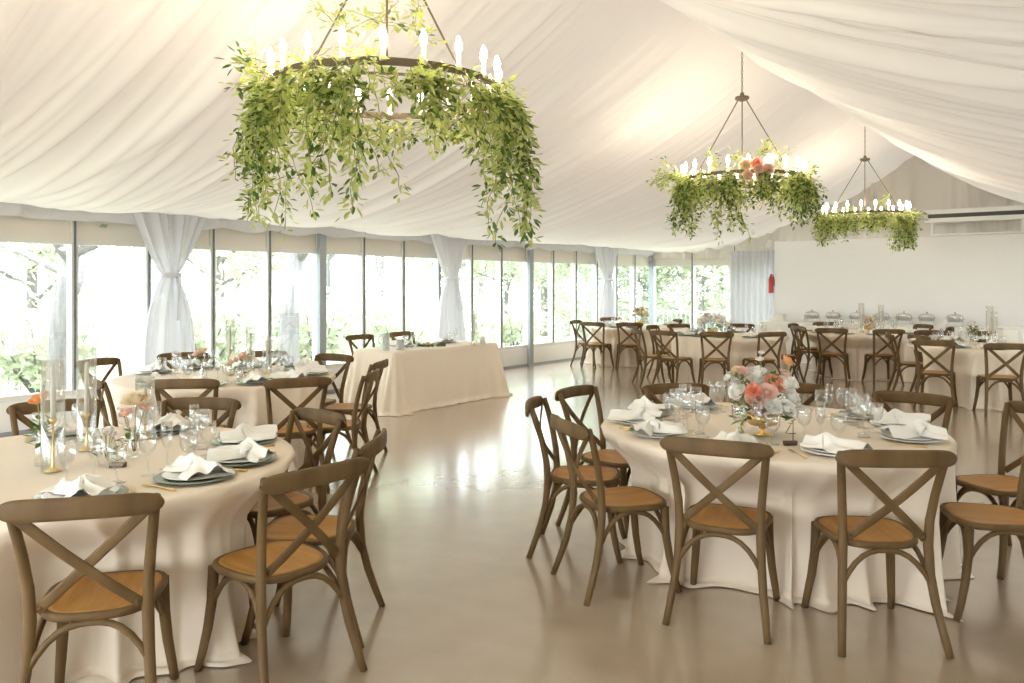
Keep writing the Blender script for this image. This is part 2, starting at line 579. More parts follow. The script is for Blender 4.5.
# ------------------------------------------------------------------ outside
def leaf_cloud(bm, centers, n, size, r):
    for _ in range(n):
        c, rad = r.choice(centers)
        d = Vector((r.gauss(0, 1), r.gauss(0, 1), r.gauss(0, 1))).normalized() * rad * (r.random() ** .45)
        p = c + d * 1.0
        a = Vector((r.gauss(0, 1), r.gauss(0, 1), r.gauss(0, .7))).normalized()
        b = a.cross(Vector((r.gauss(0, 1), r.gauss(0, 1), r.gauss(0, 1)))).normalized()
        s = size * r.uniform(.6, 1.3)
        bm.add([p - a * s, p + b * s * .42, p + a * s, p - b * s * .42], [(0, 1, 2, 3)], False)

def branches(bm, p, d, length, rad, depth, r, tips):
    pts = [p]; rr = [rad]
    q = p.copy(); dd = d.copy()
    nseg = 5
    for k in range(nseg):
        dd = (dd + Vector((r.uniform(-.22, .22), r.uniform(-.22, .22), r.uniform(-.08, .16)))).normalized()
        q = q + dd * (length / nseg)
        pts.append(q.copy()); rr.append(rad * (1 - .55 * (k + 1) / nseg))
    bm.tube(pts, rr, 7)
    tips.append(q.copy())
    if depth > 0:
        for k in range(3 if depth > 1 else 2):
            i = r.randint(2, nseg)
            nd = (dd + Vector((r.uniform(-.9, .9), r.uniform(-.9, .9), r.uniform(-.25, .6)))).normalized()
            branches(bm, pts[i], nd, length * r.uniform(.55, .8), rr[i] * .65, depth - 1, r, tips)

def tree_maker(seed, height, trunk_r, crown, nleaf, lsize, low, lean=.0):
    def mk():
        r = random.Random(seed)
        e = empty('woodland_tree')
        bm = MB(); tips = []
        top = Vector((lean, lean * .4, height * .42))
        bm.tube([(0, 0, -.3), (0, 0, .4), (lean * .3, 0, height * .2), top], [trunk_r * 1.3, trunk_r, trunk_r * .85, trunk_r * .7], 12)
        for k in range(5):
            a = k * 1.256 + r.uniform(-.4, .4)
            branches(bm, top - Vector((0, 0, r.uniform(0, height * .17))), Vector((math.cos(a), math.sin(a), r.uniform(.25, .9))).normalized(), height * .21, trunk_r * .42, 2, r, tips)
        bm.build('trunk', M['bark'], e)
        lf = MB()
        cs = [(t, crown * r.uniform(.35, .8)) for t in tips]
        cs += [(Vector((r.uniform(-1, 1) * crown * 1.6, r.uniform(-1, 1) * crown * 1.6, .5 + r.uniform(0, 3.6))), crown * r.uniform(.35, .7)) for _ in range(int(22 * (nleaf > 2000)))]
        leaf_cloud(lf, cs, nleaf, lsize, r)
        lf.build('foliage', M['tree_leaf'], e)
        return e
    return mk

LAB_T = 'pale green leafy tree in the bright woodland outside the windows'
TA = Kind(tree_maker(21, 7.5, .16, 1.4, 4600, .11, .10))
TB = Kind(tree_maker(22, 6.0, .11, 1.3, 4600, .10, .06))
TC = Kind(tree_maker(23, 9.0, .2, 1.6, 5000, .12, .10))
r_ = random.Random(77)
spots = []
for k in range(11):
    spots.append((-17.0 - r_.uniform(0, 3), -4 + k * 3.7 + r_.uniform(-.7, .7)))
for k in range(10):
    spots.append((-24 - r_.uniform(0, 4), -3 + k * 4.6 + r_.uniform(-.8, .8)))
for k in range(6):
    spots.append((-17 + k * 3.2 + r_.uniform(-.5, .5), 25.5 + r_.uniform(0, 3)))
spots += [(-12.8, 23.4), (-10.4, 23.0), (-11.4, 26.8), (-8.6, 24.2), (-14.6, 25.2)]
for i, (x, y) in enumerate(spots):
    K = (TA, TB, TC)[i % 3]
    o = K.get((x, y, -.45), r_.uniform(0, 6.28), r_.uniform(.85, 1.15))
    o.name = 'woodland_tree'
    tag(o, LAB_T, 'tree', 'trees in the woodland outside')

def mk_shrub():
    r = random.Random(5)
    e = empty('woodland_shrub'); bm = MB(); lf = MB(); cs = []
    for k in range(9):
        a = k * .7; d = Vector((math.cos(a) * .8, math.sin(a) * .8, 1.2))
        bm.tube([(0, 0, 0), d * .5, d], [.03, .02, .008], 5); cs.append((d, .55)); cs.append((d * .55, .5))
    bm.build('stems', M['bark'], e)
    leaf_cloud(lf, cs, 1500, .10, r)
    lf.build('foliage', M['tree_leaf'], e)
    return e
SH = Kind(mk_shrub)
for k in range(13):
    o = SH.get((-14.2 - r_.uniform(0, 1.2), -2 + k * 2.7 + r_.uniform(-.5, .5), -.45), r_.uniform(0, 6.28), r_.uniform(.8, 1.15))
    o.name = 'woodland_shrub'
    tag(o, 'low pale green shrub under the trees outside the long window wall', 'shrub', 'shrubs outside the window wall')

def near_tree(x, y, seed, rad, height, label, nleaf):
    mk = tree_maker(seed, height, rad, 1.3, nleaf, .09, .3, .25)
    o = mk(); o.location = (x, y, -.45)
    o.name = 'tree'
    tag(o, label, 'tree')
near_tree(-12.1, 5.05, 41, .17, 7.0, 'grey trunked tree with bare crooked boughs close behind the nearest curtain window', 900)
near_tree(-12.6, 9.35, 43, .21, 8.5, 'stout grey trunk tree standing behind the windows left of the rectangular table', 700)
near_tree(-11.9, 3.2, 47, .08, 4.6, 'thin dark branching sapling outside the leftmost window', 500)

# railing of the terrace past the end windows
rl = empty('terrace_railing', (-8.2, 20.6, -.45))
b = MB(); b.box(-2.6, 2.6, -.03, .03, 1.28, 1.34); b.box(-2.6, 2.6, -.02, .02, .42, .46); b.build('rail', M['steel_post'], rl)
b = MB()
for k in range(38): b.box(-2.56 + k * .138, -2.54 + k * .138, -.01, .01, .44, 1.3)
b.build('balusters', M['steel_post'], rl)
for x in (-2.6, -.9, .8, 2.5): MB().box(x - .035, x + .035, -.035, .035, 0, 1.36).build('post', M['steel_post'], rl)
tag(rl, 'blue grey metal terrace railing outside the far end windows', 'railing')
dl = empty('terrace_lamp', (-7.62, 20.3, -.45))
MB().tube([(0, 0, 0), (0, 0, 1.45)], .025, 8).build('post', M['black'], dl)
MB().lathe([(.001, 1.45), (.07, 1.46), (.09, 1.52), (.19, 1.55), (.02, 1.64), (.001, 1.65)], 14).build('lamp_shade', M['black'], dl)
tag(dl, 'small black topped lamp outside the end window above the big white bouquet', 'lamp')

# ------------------------------------------------------------------ tables under cloths
TH = .76
def round_cloth(name, c, R, seed, m, amp=1.0):
    r = np.random.RandomState(seed)
    nth = 480
    th = np.linspace(0, 2 * PI, nth, endpoint=False)
    fold = np.zeros(nth); fold2 = np.zeros(nth)
    nf = 21
    for k in range(nf):
        c0 = 2 * PI * (k + r.uniform(-.28, .28)) / nf
        w = r.uniform(.035, .095); a = r.uniform(.4, 1.25)
        d = (th - c0 + PI) % (2 * PI) - PI
        fold += a * np.exp(-(d / w) ** 2)
        d2 = (th - c0 - r.uniform(-.12, .12) + PI) % (2 * PI) - PI
        fold2 += a * np.exp(-(d2 / (w * 1.05)) ** 2)
    ripple = .25 * np.sin(th * 31 + 1) + .2 * np.sin(th * 47 + 2)
    rings = []; disp = []
    prof = [(0.0, 0), (.3, 0), (.6, 0), (.85, 0), (.97, 0), (.992, -.002), (1.0, -.010)]
    for rr, z in prof:
        wr = .0012 * np.sin(5 * th + rr * 9) * (rr > .2)
        rings.append(np.stack([R * rr * np.cos(th), R * rr * np.sin(th), np.full(nth, TH + .006 + z) + wr], -1))
        disp.append(np.zeros(nth))
    for t in (.03, .07, .12, .18, .24, .30, .36, .42, .50, .60, .70, .79, .87, .94, .98):
        A = (.006 + .105 * t ** .8) * amp
        f = fold * (1 - t) + fold2 * t
        rad = R + .004 + .002 * t
        rings.append(np.stack([rad * np.cos(th), rad * np.sin(th), np.full(nth, (TH - .004) * (1 - t) + .004)], -1))
        disp.append(A * f + .020 * ripple * t - .02 * t)
    # hem resting on the floor
    puddle = .5 + .5 * np.sin(th * 11 + seed) * np.sin(th * 4 + 1)
    for t, ex in ((1, .010), (1.03, .028), (1.05, .045)):
        rad = R + .006
        z = np.full(nth, .018 if t == 1 else .006) + (.010 * (1 + np.sin(th * 23)) if t == 1.03 else 0)
        rings.append(np.stack([rad * np.cos(th), rad * np.sin(th), z], -1))
        disp.append(.112 * fold2 * amp + ex * (1 + 1.3 * puddle) + .016 * ripple - .02)
    P, mask = push_cloth(np.stack(rings, 0), c)
    d = np.stack(disp, 0) * (1 - .25 * mask)
    P[..., 0] += d * np.cos(th); P[..., 1] += d * np.sin(th)
    P = np.concatenate([P, P[:, :1]], 1)
    o = np_grid(name, P, m)
    o.location = (c[0], c[1], 0)
    return o

CLOTHS = []
def round_table(lat, dep, R, seed, tlabel, clabel, amp=1.0):
    c = W(lat, dep)
    e = empty('round_table', c)
    MB().lathe([(.001, TH - .035), (R - .04, TH - .035), (R - .015, TH - .028), (R - .01, TH - .012), (R - .02, TH - .002), (.001, TH)], 40).build('tabletop', M['woodblock'], e)
    for k in range(4):
        a = PI / 4 + k * PI / 2
        x, y = .55 * math.cos(a), .55 * math.sin(a)
        MB().tube([(x, y, 0), (x, y, TH - .035)], .02, 8).build('leg', M['iron'], e)
    tag(e, tlabel, 'table')
    CLOTHS.append((c, R, seed, amp, clabel))
    return c

TAB = {}
def add_table(key, lat, dep, R, seed, phrase, amp=1.0):
    TAB[key] = dict(lat=lat, dep=dep, R=R, phrase=phrase)
    TAB[key]['c'] = round_table(lat, dep, R, seed, 'round banquet table hidden under cloth, the ' + phrase, 'champagne floor length tablecloth draped over the ' + phrase, amp)
add_table('A', 1.51, 4.70, .97, 2, 'front right round table', 1.2)
add_table('B', -2.04, 3.78, .97, 4, 'front left round table', 1.2)
add_table('C', -2.63, 7.33, .97, 6, 'second round table on the left', 1.3)
add_table('E1', 2.55, 16.2, .95, 8, 'farthest round table beside the windows', 1.5)
add_table('E2', 3.62, 13.3, .95, 10, 'far round table with the big white bouquet', 1.5)
add_table('E3', 6.11, 14.0, .95, 12, 'far round table before the buffet', 1.5)
add_table('E4', 6.50, 11.0, .95, 14, 'round table at the far right edge', 1.5)

def box_cloth(name, cx, cyy, lx, ly, h, seed, m, label, flare=.10):
    """floor length cloth on a rectangular table, corners falling in fans"""
    r = np.random.RandomState(seed)
    hx, hy = lx / 2, ly / 2
    cr = .03
    pts = []; nrm = []; cor = []
    def side(ax, ay, bx, by, nx, ny, n):
        for k in range(n):
            u = k / n
            pts.append((ax + (bx - ax) * u, ay + (by - ay) * u)); nrm.append((nx, ny))
            L = math.hypot(bx - ax, by - ay)
            cor.append(min(u, 1 - u) * L)
    def corner(x, y, a0, n=16):
        for k in range(n):
            a = math.radians(a0 + 90 * k / n)
            pts.append((x + cr * math.cos(a), y + cr * math.sin(a))); nrm.append((math.cos(a), math.sin(a))); cor.append(0)
    side(hx, -hy + cr, hx, hy - cr, 1, 0, 90); corner(hx - cr, hy - cr, 0)
    side(hx - cr, hy, -hx + cr, hy, 0, 1, 60); corner(-hx + cr, hy - cr, 90)
    side(-hx, hy - cr, -hx, -hy + cr, -1, 0, 90); corner(-hx + cr, -hy + cr, 180)
    side(-hx + cr, -hy, hx - cr, -hy, 0, -1, 60); corner(hx - cr, -hy + cr, 270)
    p = np.array(pts); nn = np.array(nrm); co = np.array(cor)
    N = len(p); s = np.arange(N)
    fan = np.exp(-(co / .16) ** 2)
    fold = .5 + .5 * np.sin(s * .62 + 1.1 * np.sin(s * .07))
    soft = .5 + .5 * np.sin(s * .13 + seed) * np.sin(s * .047)
    rings = []
    for q in (.0, .5, .9, .985, 1.0):
        z = h + .006 - (.006 if q == 1.0 else 0)
        rings.append(np.stack([p[:, 0] * q, p[:, 1] * q, np.full(N, z)], -1))
    for t in (.04, .1, .2, .32, .45, .58, .7, .82, .92, .98, 1.03, 1.06):
        tt = min(t, 1)
        o = .006 + .04 * tt * (.4 + soft) + fan * (flare * 1.2 * tt + .05 * tt * fold) + .018 * tt * fold * (1 - fan)
        if t > 1: o = o + (t - 1) * (.6 + .4 * fold)
        z = h * (1 - tt) + (.005 if t < 1 else .012 if t < 1.05 else .005)
        rings.append(np.stack([p[:, 0] + nn[:, 0] * o, p[:, 1] + nn[:, 1] * o, np.full(N, z)], -1))
    P = np.stack(rings, 0); P = np.concatenate([P, P[:, :1]], 1)
    o = np_grid(name, P, m)
    o.location = (cx, cyy, 0)
    return tag(o, label, 'tablecloth')

def long_table(cx, cyy, lx, ly, h, label):
    e = empty('folding_table', (cx, cyy, 0))
    MB().rbox(-lx / 2 + .01, lx / 2 - .01, -ly / 2 + .01, ly / 2 - .01, h - .035, h, .02).build('tabletop', M['woodblock'], e)
    for sx in (-1, 1):
        for sy in (-1, 1):
            x, y = sx * (lx / 2 - .08), sy * (ly / 2 - .08)
            MB().tube([(x, y, 0), (x, y, h - .035)], .018, 8).build('leg', M['iron'], e)
    return tag(e, label, 'table')
DX, DY = -7.60, 7.98
long_table(DX, DY, .74, 2.02, TH, 'rectangular head table hidden under cloth between windows and open floor')
box_cloth('tablecloth', DX, DY, .76, 2.04, TH, 3, M['linen'], 'champagne floor length tablecloth over the rectangular head table')
BX, BY, BH = -3.85, 16.98, .82
long_table(BX, BY, 4.7, .74, BH, 'long buffet table hidden under cloth along the white partition')
box_cloth('tablecloth', BX, BY, 4.72, .76, BH, 7, M['white_linen'], 'off white tablecloth on the long buffet by the partition', .05)

# ------------------------------------------------------------------ crossback chair
def make_chair():
    e = empty('crossback_chair')
    wd = M['chairwood']
    # seat outline, trapezoid with round corners, front wider
    def outline(s, z, n=44, dish=0):
        out = []
        for k in range(n):
            a = 2 * PI * k / n
            c, sn = math.cos(a), math.sin(a)
            p = 3.2
            rr = (abs(c) ** p + abs(sn) ** p) ** (-1 / p)
            x, y = rr * c, rr * sn
            w = .222 - .022 * (1 - y) * .9
            out.append((x * w * s, (y * .212 + .005) * s, z))
        return out
    ST = .462
    rim = MB()
    rim.loft([outline(.88, ST - .030), outline(.97, ST - .030), outline(1.0, ST - .022), outline(1.0, ST - .008), outline(.985, ST - .001), outline(.93, ST), outline(.88, ST - .004)], cap=False)
    rim.build('seat_frame', wd, e)
    st = MB()
    st.loft([outline(.90, ST - .026), outline(.90, ST - .012), outline(.90, ST + .0005), outline(.80, ST - .003), outline(.55, ST - .008), outline(.25, ST - .011), outline(.01, ST - .011)], cap=False)
    st.add(outline(.90, ST - .026), [tuple(reversed(range(44)))], False)
    st.build('seat', M['seatwood'], e)
    for s in (-1, 1):
        pts = [(s * .212, .232, 0), (s * .205, .212, .07), (s * .192, .188, .18), (s * .182, .172, .30), (s * .178, .166, .44)]
        MB().tube(pts, [.0165, .018, .020, .0215, .0225], 10).build('front_leg', wd, e)
        pts = [(s * .230, -.300, 0), (s * .218, -.268, .09), (s * .203, -.232, .20), (s * .192, -.205, .32), (s * .187, -.195, .45), (s * .190, -.202, .56), (s * .202, -.225, .68), (s * .217, -.258, .80), (s * .228, -.285, .875)]
        MB().tube(pts, [.016, .0175, .019, .020, .021, .0195, .0185, .018, .017], 10).build('rear_post', wd, e)
    # top rail, bowed backwards, ends rounded
    def rail(u, v):
        x = .2575 * math.sin((u - .5) * PI)
        q = abs(x) / .2575
        hh = .038 * max(0.02, (1 - q ** 9)) ** .5
        yy = -.300 - .038 * (1 - (x / .2575) ** 2)
        a = v * 2 * PI
        ca, sa = math.cos(a), math.sin(a)
        k = (abs(ca) ** 4 + abs(sa) ** 4) ** -.25
        return (x, yy + .014 * ca * k * (.25 + .75 * (1 - q ** 12)), .855 + hh * sa * k + .006 * (1 - q * q))
    rl = MB(); rl.grid(rail, 36, 20)
    rl.build('top_rail', wd, e)
    for s in (-1, 1):
        def slat(u, v):
            t = u
            c = Vector((s * (.218 - .385 * t), -.288 + .090 * t - .026 * math.sin(PI * t) + s * .0052, .848 - .368 * t - .0 * t))
            tx = Vector((-s * .385, 0, -.368)).normalized()
            w = Vector((tx.z, 0, -tx.x))
            a = v * 2 * PI
            ca, sa = math.cos(a), math.sin(a)
            k = (abs(ca) ** 4 + abs(sa) ** 4) ** -.25
            return c + w * (.0185 * ca * k) + Vector((0, .0048 * sa * k, 0))
        b = MB().grid(slat, 16, 12)
        for t in (.02, .97):
            c = Vector((s * (.218 - .385 * t), -.288 + .090 * t + s * .0052 - .008, .848 - .368 * t))
            b.lathe([(.001, 0), (.009, .001), (.008, .006), (.001, .008)], 8, c, Matrix.Rotation(PI / 2, 4, 'X'))
        b.build('cross_slat', wd, e)
    def arch(p0, p1, top, bow=(0, 0)):
        pts = []
        for k in range(13):
            t = k / 12
            h = (1 - abs(2 * t - 1) ** 2.6)
            x = p0[0] + (p1[0] - p0[0]) * t + bow[0] * h; y = p0[1] + (p1[1] - p0[1]) * t + bow[1] * h
            pts.append((x, y, .27 + (top - .27) * h))
        return MB().tube(pts, .0125, 8)
    arch((-.200, -.215), (.200, -.215), .425, (0, .02)).build('arched_brace', wd, e)
    arch((-.185, .180), (.185, .180), .425, (0, -.02)).build('arched_brace', wd, e)
    for s in (-1, 1):
        arch((s * .196, -.212), (s * .186, .178), .425, (-s * .02, 0)).build('arched_brace', wd, e)
    return e
CH = Kind(make_chair)
SEATS = {}
CHAIRS = []
def chair(table, pos, lat, dep, fl, fd, label):
    """lat/dep: middle of the top rail; (fl, fd): the way the chair faces"""
    f = WD(fl, fd)
    p = W(lat, dep)
    o = CH.get((p.x + f.x * .315, p.y + f.y * .315, 0), math.atan2(f.y, f.x) - PI / 2)
    o.name = 'crossback_chair'
    tag(o, label, 'chair')
    SEATS.setdefault(table, []).append((pos, Vector((p.x, p.y)), f))
    CHAIRS.append((Vector((p.x + f.x * .315, p.y + f.y * .315)), f))
    return o

# front right table
chair('A', 'front left seat', .925, 3.64, .42, .91, 'wooden crossback chair, back to camera, front left seat of the front right table')
chair('A', 'front right seat', 1.65, 3.41, .03, 1, 'wooden crossback chair, back to camera, front right seat of the front right table')
chair('A', 'left near seat', .285, 4.19, .95, .31, 'wooden crossback chair seen obliquely, nearer of the paired chairs left of the front right table')
chair('A', 'left middle seat', .13, 4.90, .97, -.2, 'wooden crossback chair with edge-on back, leftmost at the front right table')
chair('A', 'left rear seat', .43, 5.50, .8, -.6, 'wooden crossback chair behind the leftmost chairs at the front right table')
chair('A', 'back left seat', 1.16, 5.68, .2, -.98, 'wooden crossback chair facing camera behind napkins and glasses, front right table')
chair('A', 'back middle seat', 1.98, 5.72, -.15, -1, 'wooden crossback chair behind the coral flowers, only one rail end showing')
chair('A', 'back right seat', 2.62, 5.20, -.67, -.74, 'wooden crossback chair at the back right of the front right table')
chair('A', 'right near seat', 2.70, 3.90, -.97, .2, 'wooden chair cut by the right edge, nearer seat shown against the tablecloth')
chair('A', 'right rear seat', 3.13, 4.68, -.95, -.25, 'wooden chair cut by the right edge, its back post rising behind the nearer seat')
# front left table
chair('B', 'front seat', -1.44, 2.66, -.25, .97, 'large wooden crossback chair in the bottom left corner, back to camera')
chair('B', 'front right seat', -.75, 3.12, -.76, .64, 'wooden crossback chair turned left at bottom centre, before the front left table')
chair('B', 'right seat', -.64, 3.74, -1, .04, 'wooden crossback chair seen side-on right of the front left table')
chair('B', 'back right seat', -1.07, 4.46, -.67, -.74, 'wooden crossback chair at the back right of the front left table, facing camera')
chair('B', 'back seat', -1.93, 4.96, -.06, -1, 'wooden crossback chair, rail behind the folded napkins of the front left table')
chair('B', 'back left seat', -2.78, 4.86, .5, -.87, 'wooden crossback chair behind the gold candlesticks of the front left table')
# second left table
chair('C', 'front left seat', -2.46, 5.98, -.1, 1, 'wooden crossback chair, back to camera, front of the second left table')
chair('C', 'front right seat', -1.62, 6.05, -.45, .9, 'wooden crossback chair with visible honey seat, front right of the second left table')
chair('C', 'right near seat', -1.14, 6.55, -1, .02, 'wooden crossback chair seen side-on, nearer of two right of the second left table')
chair('C', 'right far seat', -1.22, 7.45, -.95, .1, 'wooden crossback chair seen side-on, farther of two right of the second left table')
chair('C', 'back right seat', -1.80, 8.12, -.5, -.87, 'wooden crossback chair facing camera between the second left table and head table')
chair('C', 'back seat', -2.66, 8.52, .05, -1, 'wooden crossback chair behind the pink flowers on the second left table')
chair('C', 'back left seat', -3.42, 8.30, .4, -.9, 'wooden crossback chair under the nearest tied curtain, back of the second left table')
chair('C', 'left seat', -3.97, 7.62, .93, -.35, 'wooden crossback chair with rail near the window, left of the second left table')
chair('C', 'left near seat', -3.20, 6.10, .8, .6, 'wooden crossback chair just behind the glass hurricane tubes on the left')
# head table
chair('D', 'near seat', -2.17, 11.30, .7912, -.6115, 'wooden crossback chair behind the head table, left of the pair')
chair('D', 'far seat', -1.68, 12.02, .7912, -.6115, 'wooden crossback chair behind the head table, right of the pair')
# farthest table beside the windows
chair('E1', 'left seat', 1.26, 15.95, .86, -.5, 'far crossback chair, leftmost beside the farthest window table')
chair('E1', 'front left seat', 1.52, 15.15, .5, .87, 'far crossback chair, front left of the farthest window table')
chair('E1', 'front right seat', 2.21, 14.95, .05, 1, 'far crossback chair, front middle of the farthest window table')
chair('E1', 'back left seat', 2.15, 17.35, .2, -1, 'far crossback chair at the back of the farthest window table')
chair('E1', 'right seat', 3.45, 16.5, -.95, -.1, 'far crossback chair at the right side of the farthest window table')
# table with the big bouquet
chair('E2', 'left seat', 1.99, 12.85, 1, .12, 'crossback chair seen edge-on, left side of the far bouquet table')
chair('E2', 'front left seat', 2.33, 12.30, .75, .66, 'crossback chair, front left of the far bouquet table')
chair('E2', 'front seat', 3.07, 11.95, .12, 1, 'crossback chair squarely facing away below the big white bouquet')
chair('E2', 'front right seat', 3.93, 11.98, -.35, .94, 'crossback chair, front right of the far bouquet table')
chair('E2', 'right seat', 4.72, 12.95, -1, .1, 'crossback chair seen edge-on, right side of the far bouquet table')
chair('E2', 'left rear seat', 2.45, 14.0, .8, -.5, 'crossback chair behind the front left chair of the far bouquet table')
chair('E2', 'back left seat', 3.02, 14.5, .45, -.9, 'crossback chair at the back left of the far bouquet table')
chair('E2', 'back right seat', 4.15, 14.5, -.3, -.95, 'crossback chair mostly hidden behind the far bouquet table, right of bouquet')
# table before the buffet
chair('E3', 'left seat', 4.92, 13.75, .97, .1, 'crossback chair facing right, left side of the table before the buffet')
chair('E3', 'left rear seat', 5.13, 14.6, .8, -.6, 'crossback chair at the back left of the table before the buffet')
chair('E3', 'back seat', 5.98, 15.2, .05, -1, 'crossback chair facing camera, back of the table before the buffet')
chair('E3', 'front left seat', 5.20, 12.98, .5, .87, 'crossback chair, front left of the table before the buffet')
chair('E3', 'front seat', 6.02, 12.72, .05, 1, 'dark crossback chair squarely before the table that faces the buffet')
chair('E3', 'right rear seat', 7.40, 14.3, -.97, -.15, 'crossback chair at the right rear of the table before the buffet')
chair('E3', 'right front seat', 7.36, 13.35, -.9, .35, 'crossback chair edge-on, right front of the table before the buffet')
# far right table
chair('E4', 'left seat', 5.56, 11.78, .92, -.3, 'dark crossback chair edge-on, left rear of the far right table')
chair('E4', 'front left seat', 5.72, 11.25, 1, .1, 'crossback chair facing right, left side of the far right table')
chair('E4', 'front seat', 5.38, 10.16, .55, .83, 'crossback chair with full X back shown, front left of the far right table')
chair('E4', 'front right seat', 5.98, 9.62, .25, .97, 'crossback chair cut by the right edge at the far right table')
chair('E4', 'back left seat', 6.50, 12.40, 0, -1, 'crossback chair behind the far right table, low rail facing camera')
chair('E4', 'back right seat', 7.25, 12.15, -.5, -.87, 'crossback chair behind the greenery of the far right table')

def smooth(a, b, x):
    t = np.clip((x - a) / (b - a), 0, 1)
    return t * t * (3 - 2 * t)
def push_cloth(P, c):
    """where a chair is tucked in, the hanging cloth gives way in front of its seat"""
    X = P[..., 0] + c[0]; Y = P[..., 1] + c[1]; Z = P[..., 2]
    mask = np.zeros_like(X)
    for q, f in CHAIRS:
        if (Vector((c[0], c[1])) - q).length > 1.7: continue
        if f.dot((Vector((c[0], c[1])) - q).normalized()) < .3: continue
        lx = (X - q.x) * f.y - (Y - q.y) * f.x
        ly = (X - q.x) * f.x + (Y - q.y) * f.y
        wx = smooth(.44, .225, np.abs(lx)); wz = smooth(.752, .50, Z)
        need = np.clip(.315 - ly, 0, .7) * (ly > -.75)
        mask = np.maximum(mask, wx * wz * (need > 0))
        d = need * wx * wz * .97
        X = X + f.x * d; Y = Y + f.y * d
    return np.stack([X - c[0], Y - c[1], Z], -1), mask
for c, R_, seed, amp, clabel in CLOTHS:
    tag(round_cloth('tablecloth', c, R_, seed, M['linen'], amp), clabel, 'tablecloth')

# ------------------------------------------------------------------ tableware
def mk_simple(name, prof, m, n=20):
    def f():
        return MB().lathe(prof, n).build(name, m)
    return f
def mk_plate():
    e = empty('dinner_plate')
    MB().lathe([(.001, .004), (.09, .002), (.10, .004), (.165, .012), (.168, .015), (.163, .017), (.11, .009), (.001, .008)], 40).build('charger', M['charger'], e)
    MB().lathe([(.001, .012), (.08, .010), (.09, .013), (.132, .022), (.135, .025), (.130, .026), (.09, .019), (.001, .017)], 36).build('porcelain_plate', M['plate'], e)
    return e
def mk_white_plate():
    e = empty('dinner_plate')
    MB().lathe([(.001, .004), (.09, .002), (.10, .004), (.150, .014), (.153, .018), (.148, .019), (.10, .010), (.001, .008)], 40).build('rim_plate', M['plate'], e)
    MB().lathe([(.001, .011), (.08, .010), (.105, .020), (.107, .022), (.102, .023), (.08, .015), (.001, .014)], 36).build('salad_plate', M['plate'], e)
    return e
def mk_napkin(seed):
    def f():
        r = random.Random(seed)
        ph = [r.uniform(0, 6.28) for _ in range(6)]
        L = .30
        def top(u, v):
            a = (v - .5) * 2
            t = (u - .40)
            w = .032 + (.075 if t > 0 else .055) * (1 - math.exp(-(t / .22) ** 2)) + .012 * math.sin(u * 9 + ph[0])
            x = a * w + .018 * math.sin(u * 5 + ph[1])
            y = (u - .5) * L + .012 * math.cos(a * 2 + ph[2]) * abs(t) * 2 - .02 * a * a * (1 if t > 0 else -1)
            pinch = math.exp(-(t / .13) ** 2)
            f1 = .5 + .5 * math.sin(a * 5.5 + ph[3] + 2.2 * u); f2 = .5 + .5 * math.sin(a * 9 + ph[4] - 3 * u)
            h = (1 - abs(a) ** 3) * (.016 + .026 * f1 + .014 * f2 + .034 * pinch) * (1 - .35 * max(0, abs(u - .5) * 2 - .7))
            return Vector((x, y, h))
        b = MB().grid(lambda u, v: top(u, v), 34, 26)
        b.grid(lambda u, v: Vector((top(u, v).x, top(u, v).y, 0.0)), 34, 4)
        # knot loop
        b.tube([(-.035 + .0 * k, -.03 + .004 * math.sin(k), .012) if k in (0, 8) else (.036 * math.cos(PI - k * PI / 8), -.03 + .006 * math.sin(k * 1.3), .012 + .040 * math.sin(k * PI / 8)) for k in range(9)], [.006, .012, .015, .017, .018, .017, .015, .012, .006], 8, 1.4)
        return b.build('napkin', M['napkin'])
    return f
PL, PLW = Kind(mk_plate), Kind(mk_white_plate)
NP = [Kind(mk_napkin(s)) for s in (1, 2, 3, 4)]
FLUTE = Kind(mk_simple('champagne_flute', [(.001, .002), (.033, .001), (.034, .003), (.008, .008), (.0045, .02), (.004, .075), (.006, .09), (.016, .105), (.0235, .135), (.0255, .17), (.0235, .215), (.0225, .216), (.0245, .17), (.0225, .136), (.015, .107), (.001, .098)], M['glass']))
GOB = Kind(mk_simple('water_goblet', [(.001, .002), (.037, .001), (.038, .003), (.010, .009), (.006, .02), (.007, .05), (.009, .062), (.026, .074), (.038, .10), (.041, .13), (.038, .165), (.037, .166), (.0395, .13), (.0365, .101), (.025, .077), (.001, .069)], M['glass']))
WINE = Kind(mk_simple('wine_glass', [(.001, .002), (.035, .001), (.036, .003), (.008, .008), (.004, .02), (.004, .08), (.008, .092), (.028, .11), (.0375, .145), (.036, .175), (.031, .20), (.030, .201), (.0345, .175), (.036, .145), (.027, .112), (.001, .095)], M['glass']))
def mk_fork():
    b = MB().tube([(0, -.10, .003), (0, -.02, .004), (0, .03, .006)], [.006, .0035, .004], 6, .5)
    for s in (-1.5, -.5, .5, 1.5): b.tube([(0, .03, .006), (s * .005, .045, .004), (s * .0055, .09, .006)], [.003, .0022, .0012], 5)
    return b.build('fork', M['gold'])
def mk_knife():
    b = MB().tube([(0, -.11, .004), (0, 0, .004)], [.006, .0045], 6, .6)
    b.grid(lambda u, v: (-.004 + .016 * v * (1 - u ** 4), u * .11, .004 + .001 * math.sin(v * PI)), 8, 4)
    return b.build('knife', M['gold'])
FORK, KNIFE = Kind(mk_fork), Kind(mk_knife)
def mk_card():
    b = MB().box(-.042, .042, -.06, .06, 0, .0012)
    return b.build('menu_card', M['card'])
CARD = Kind(mk_card)

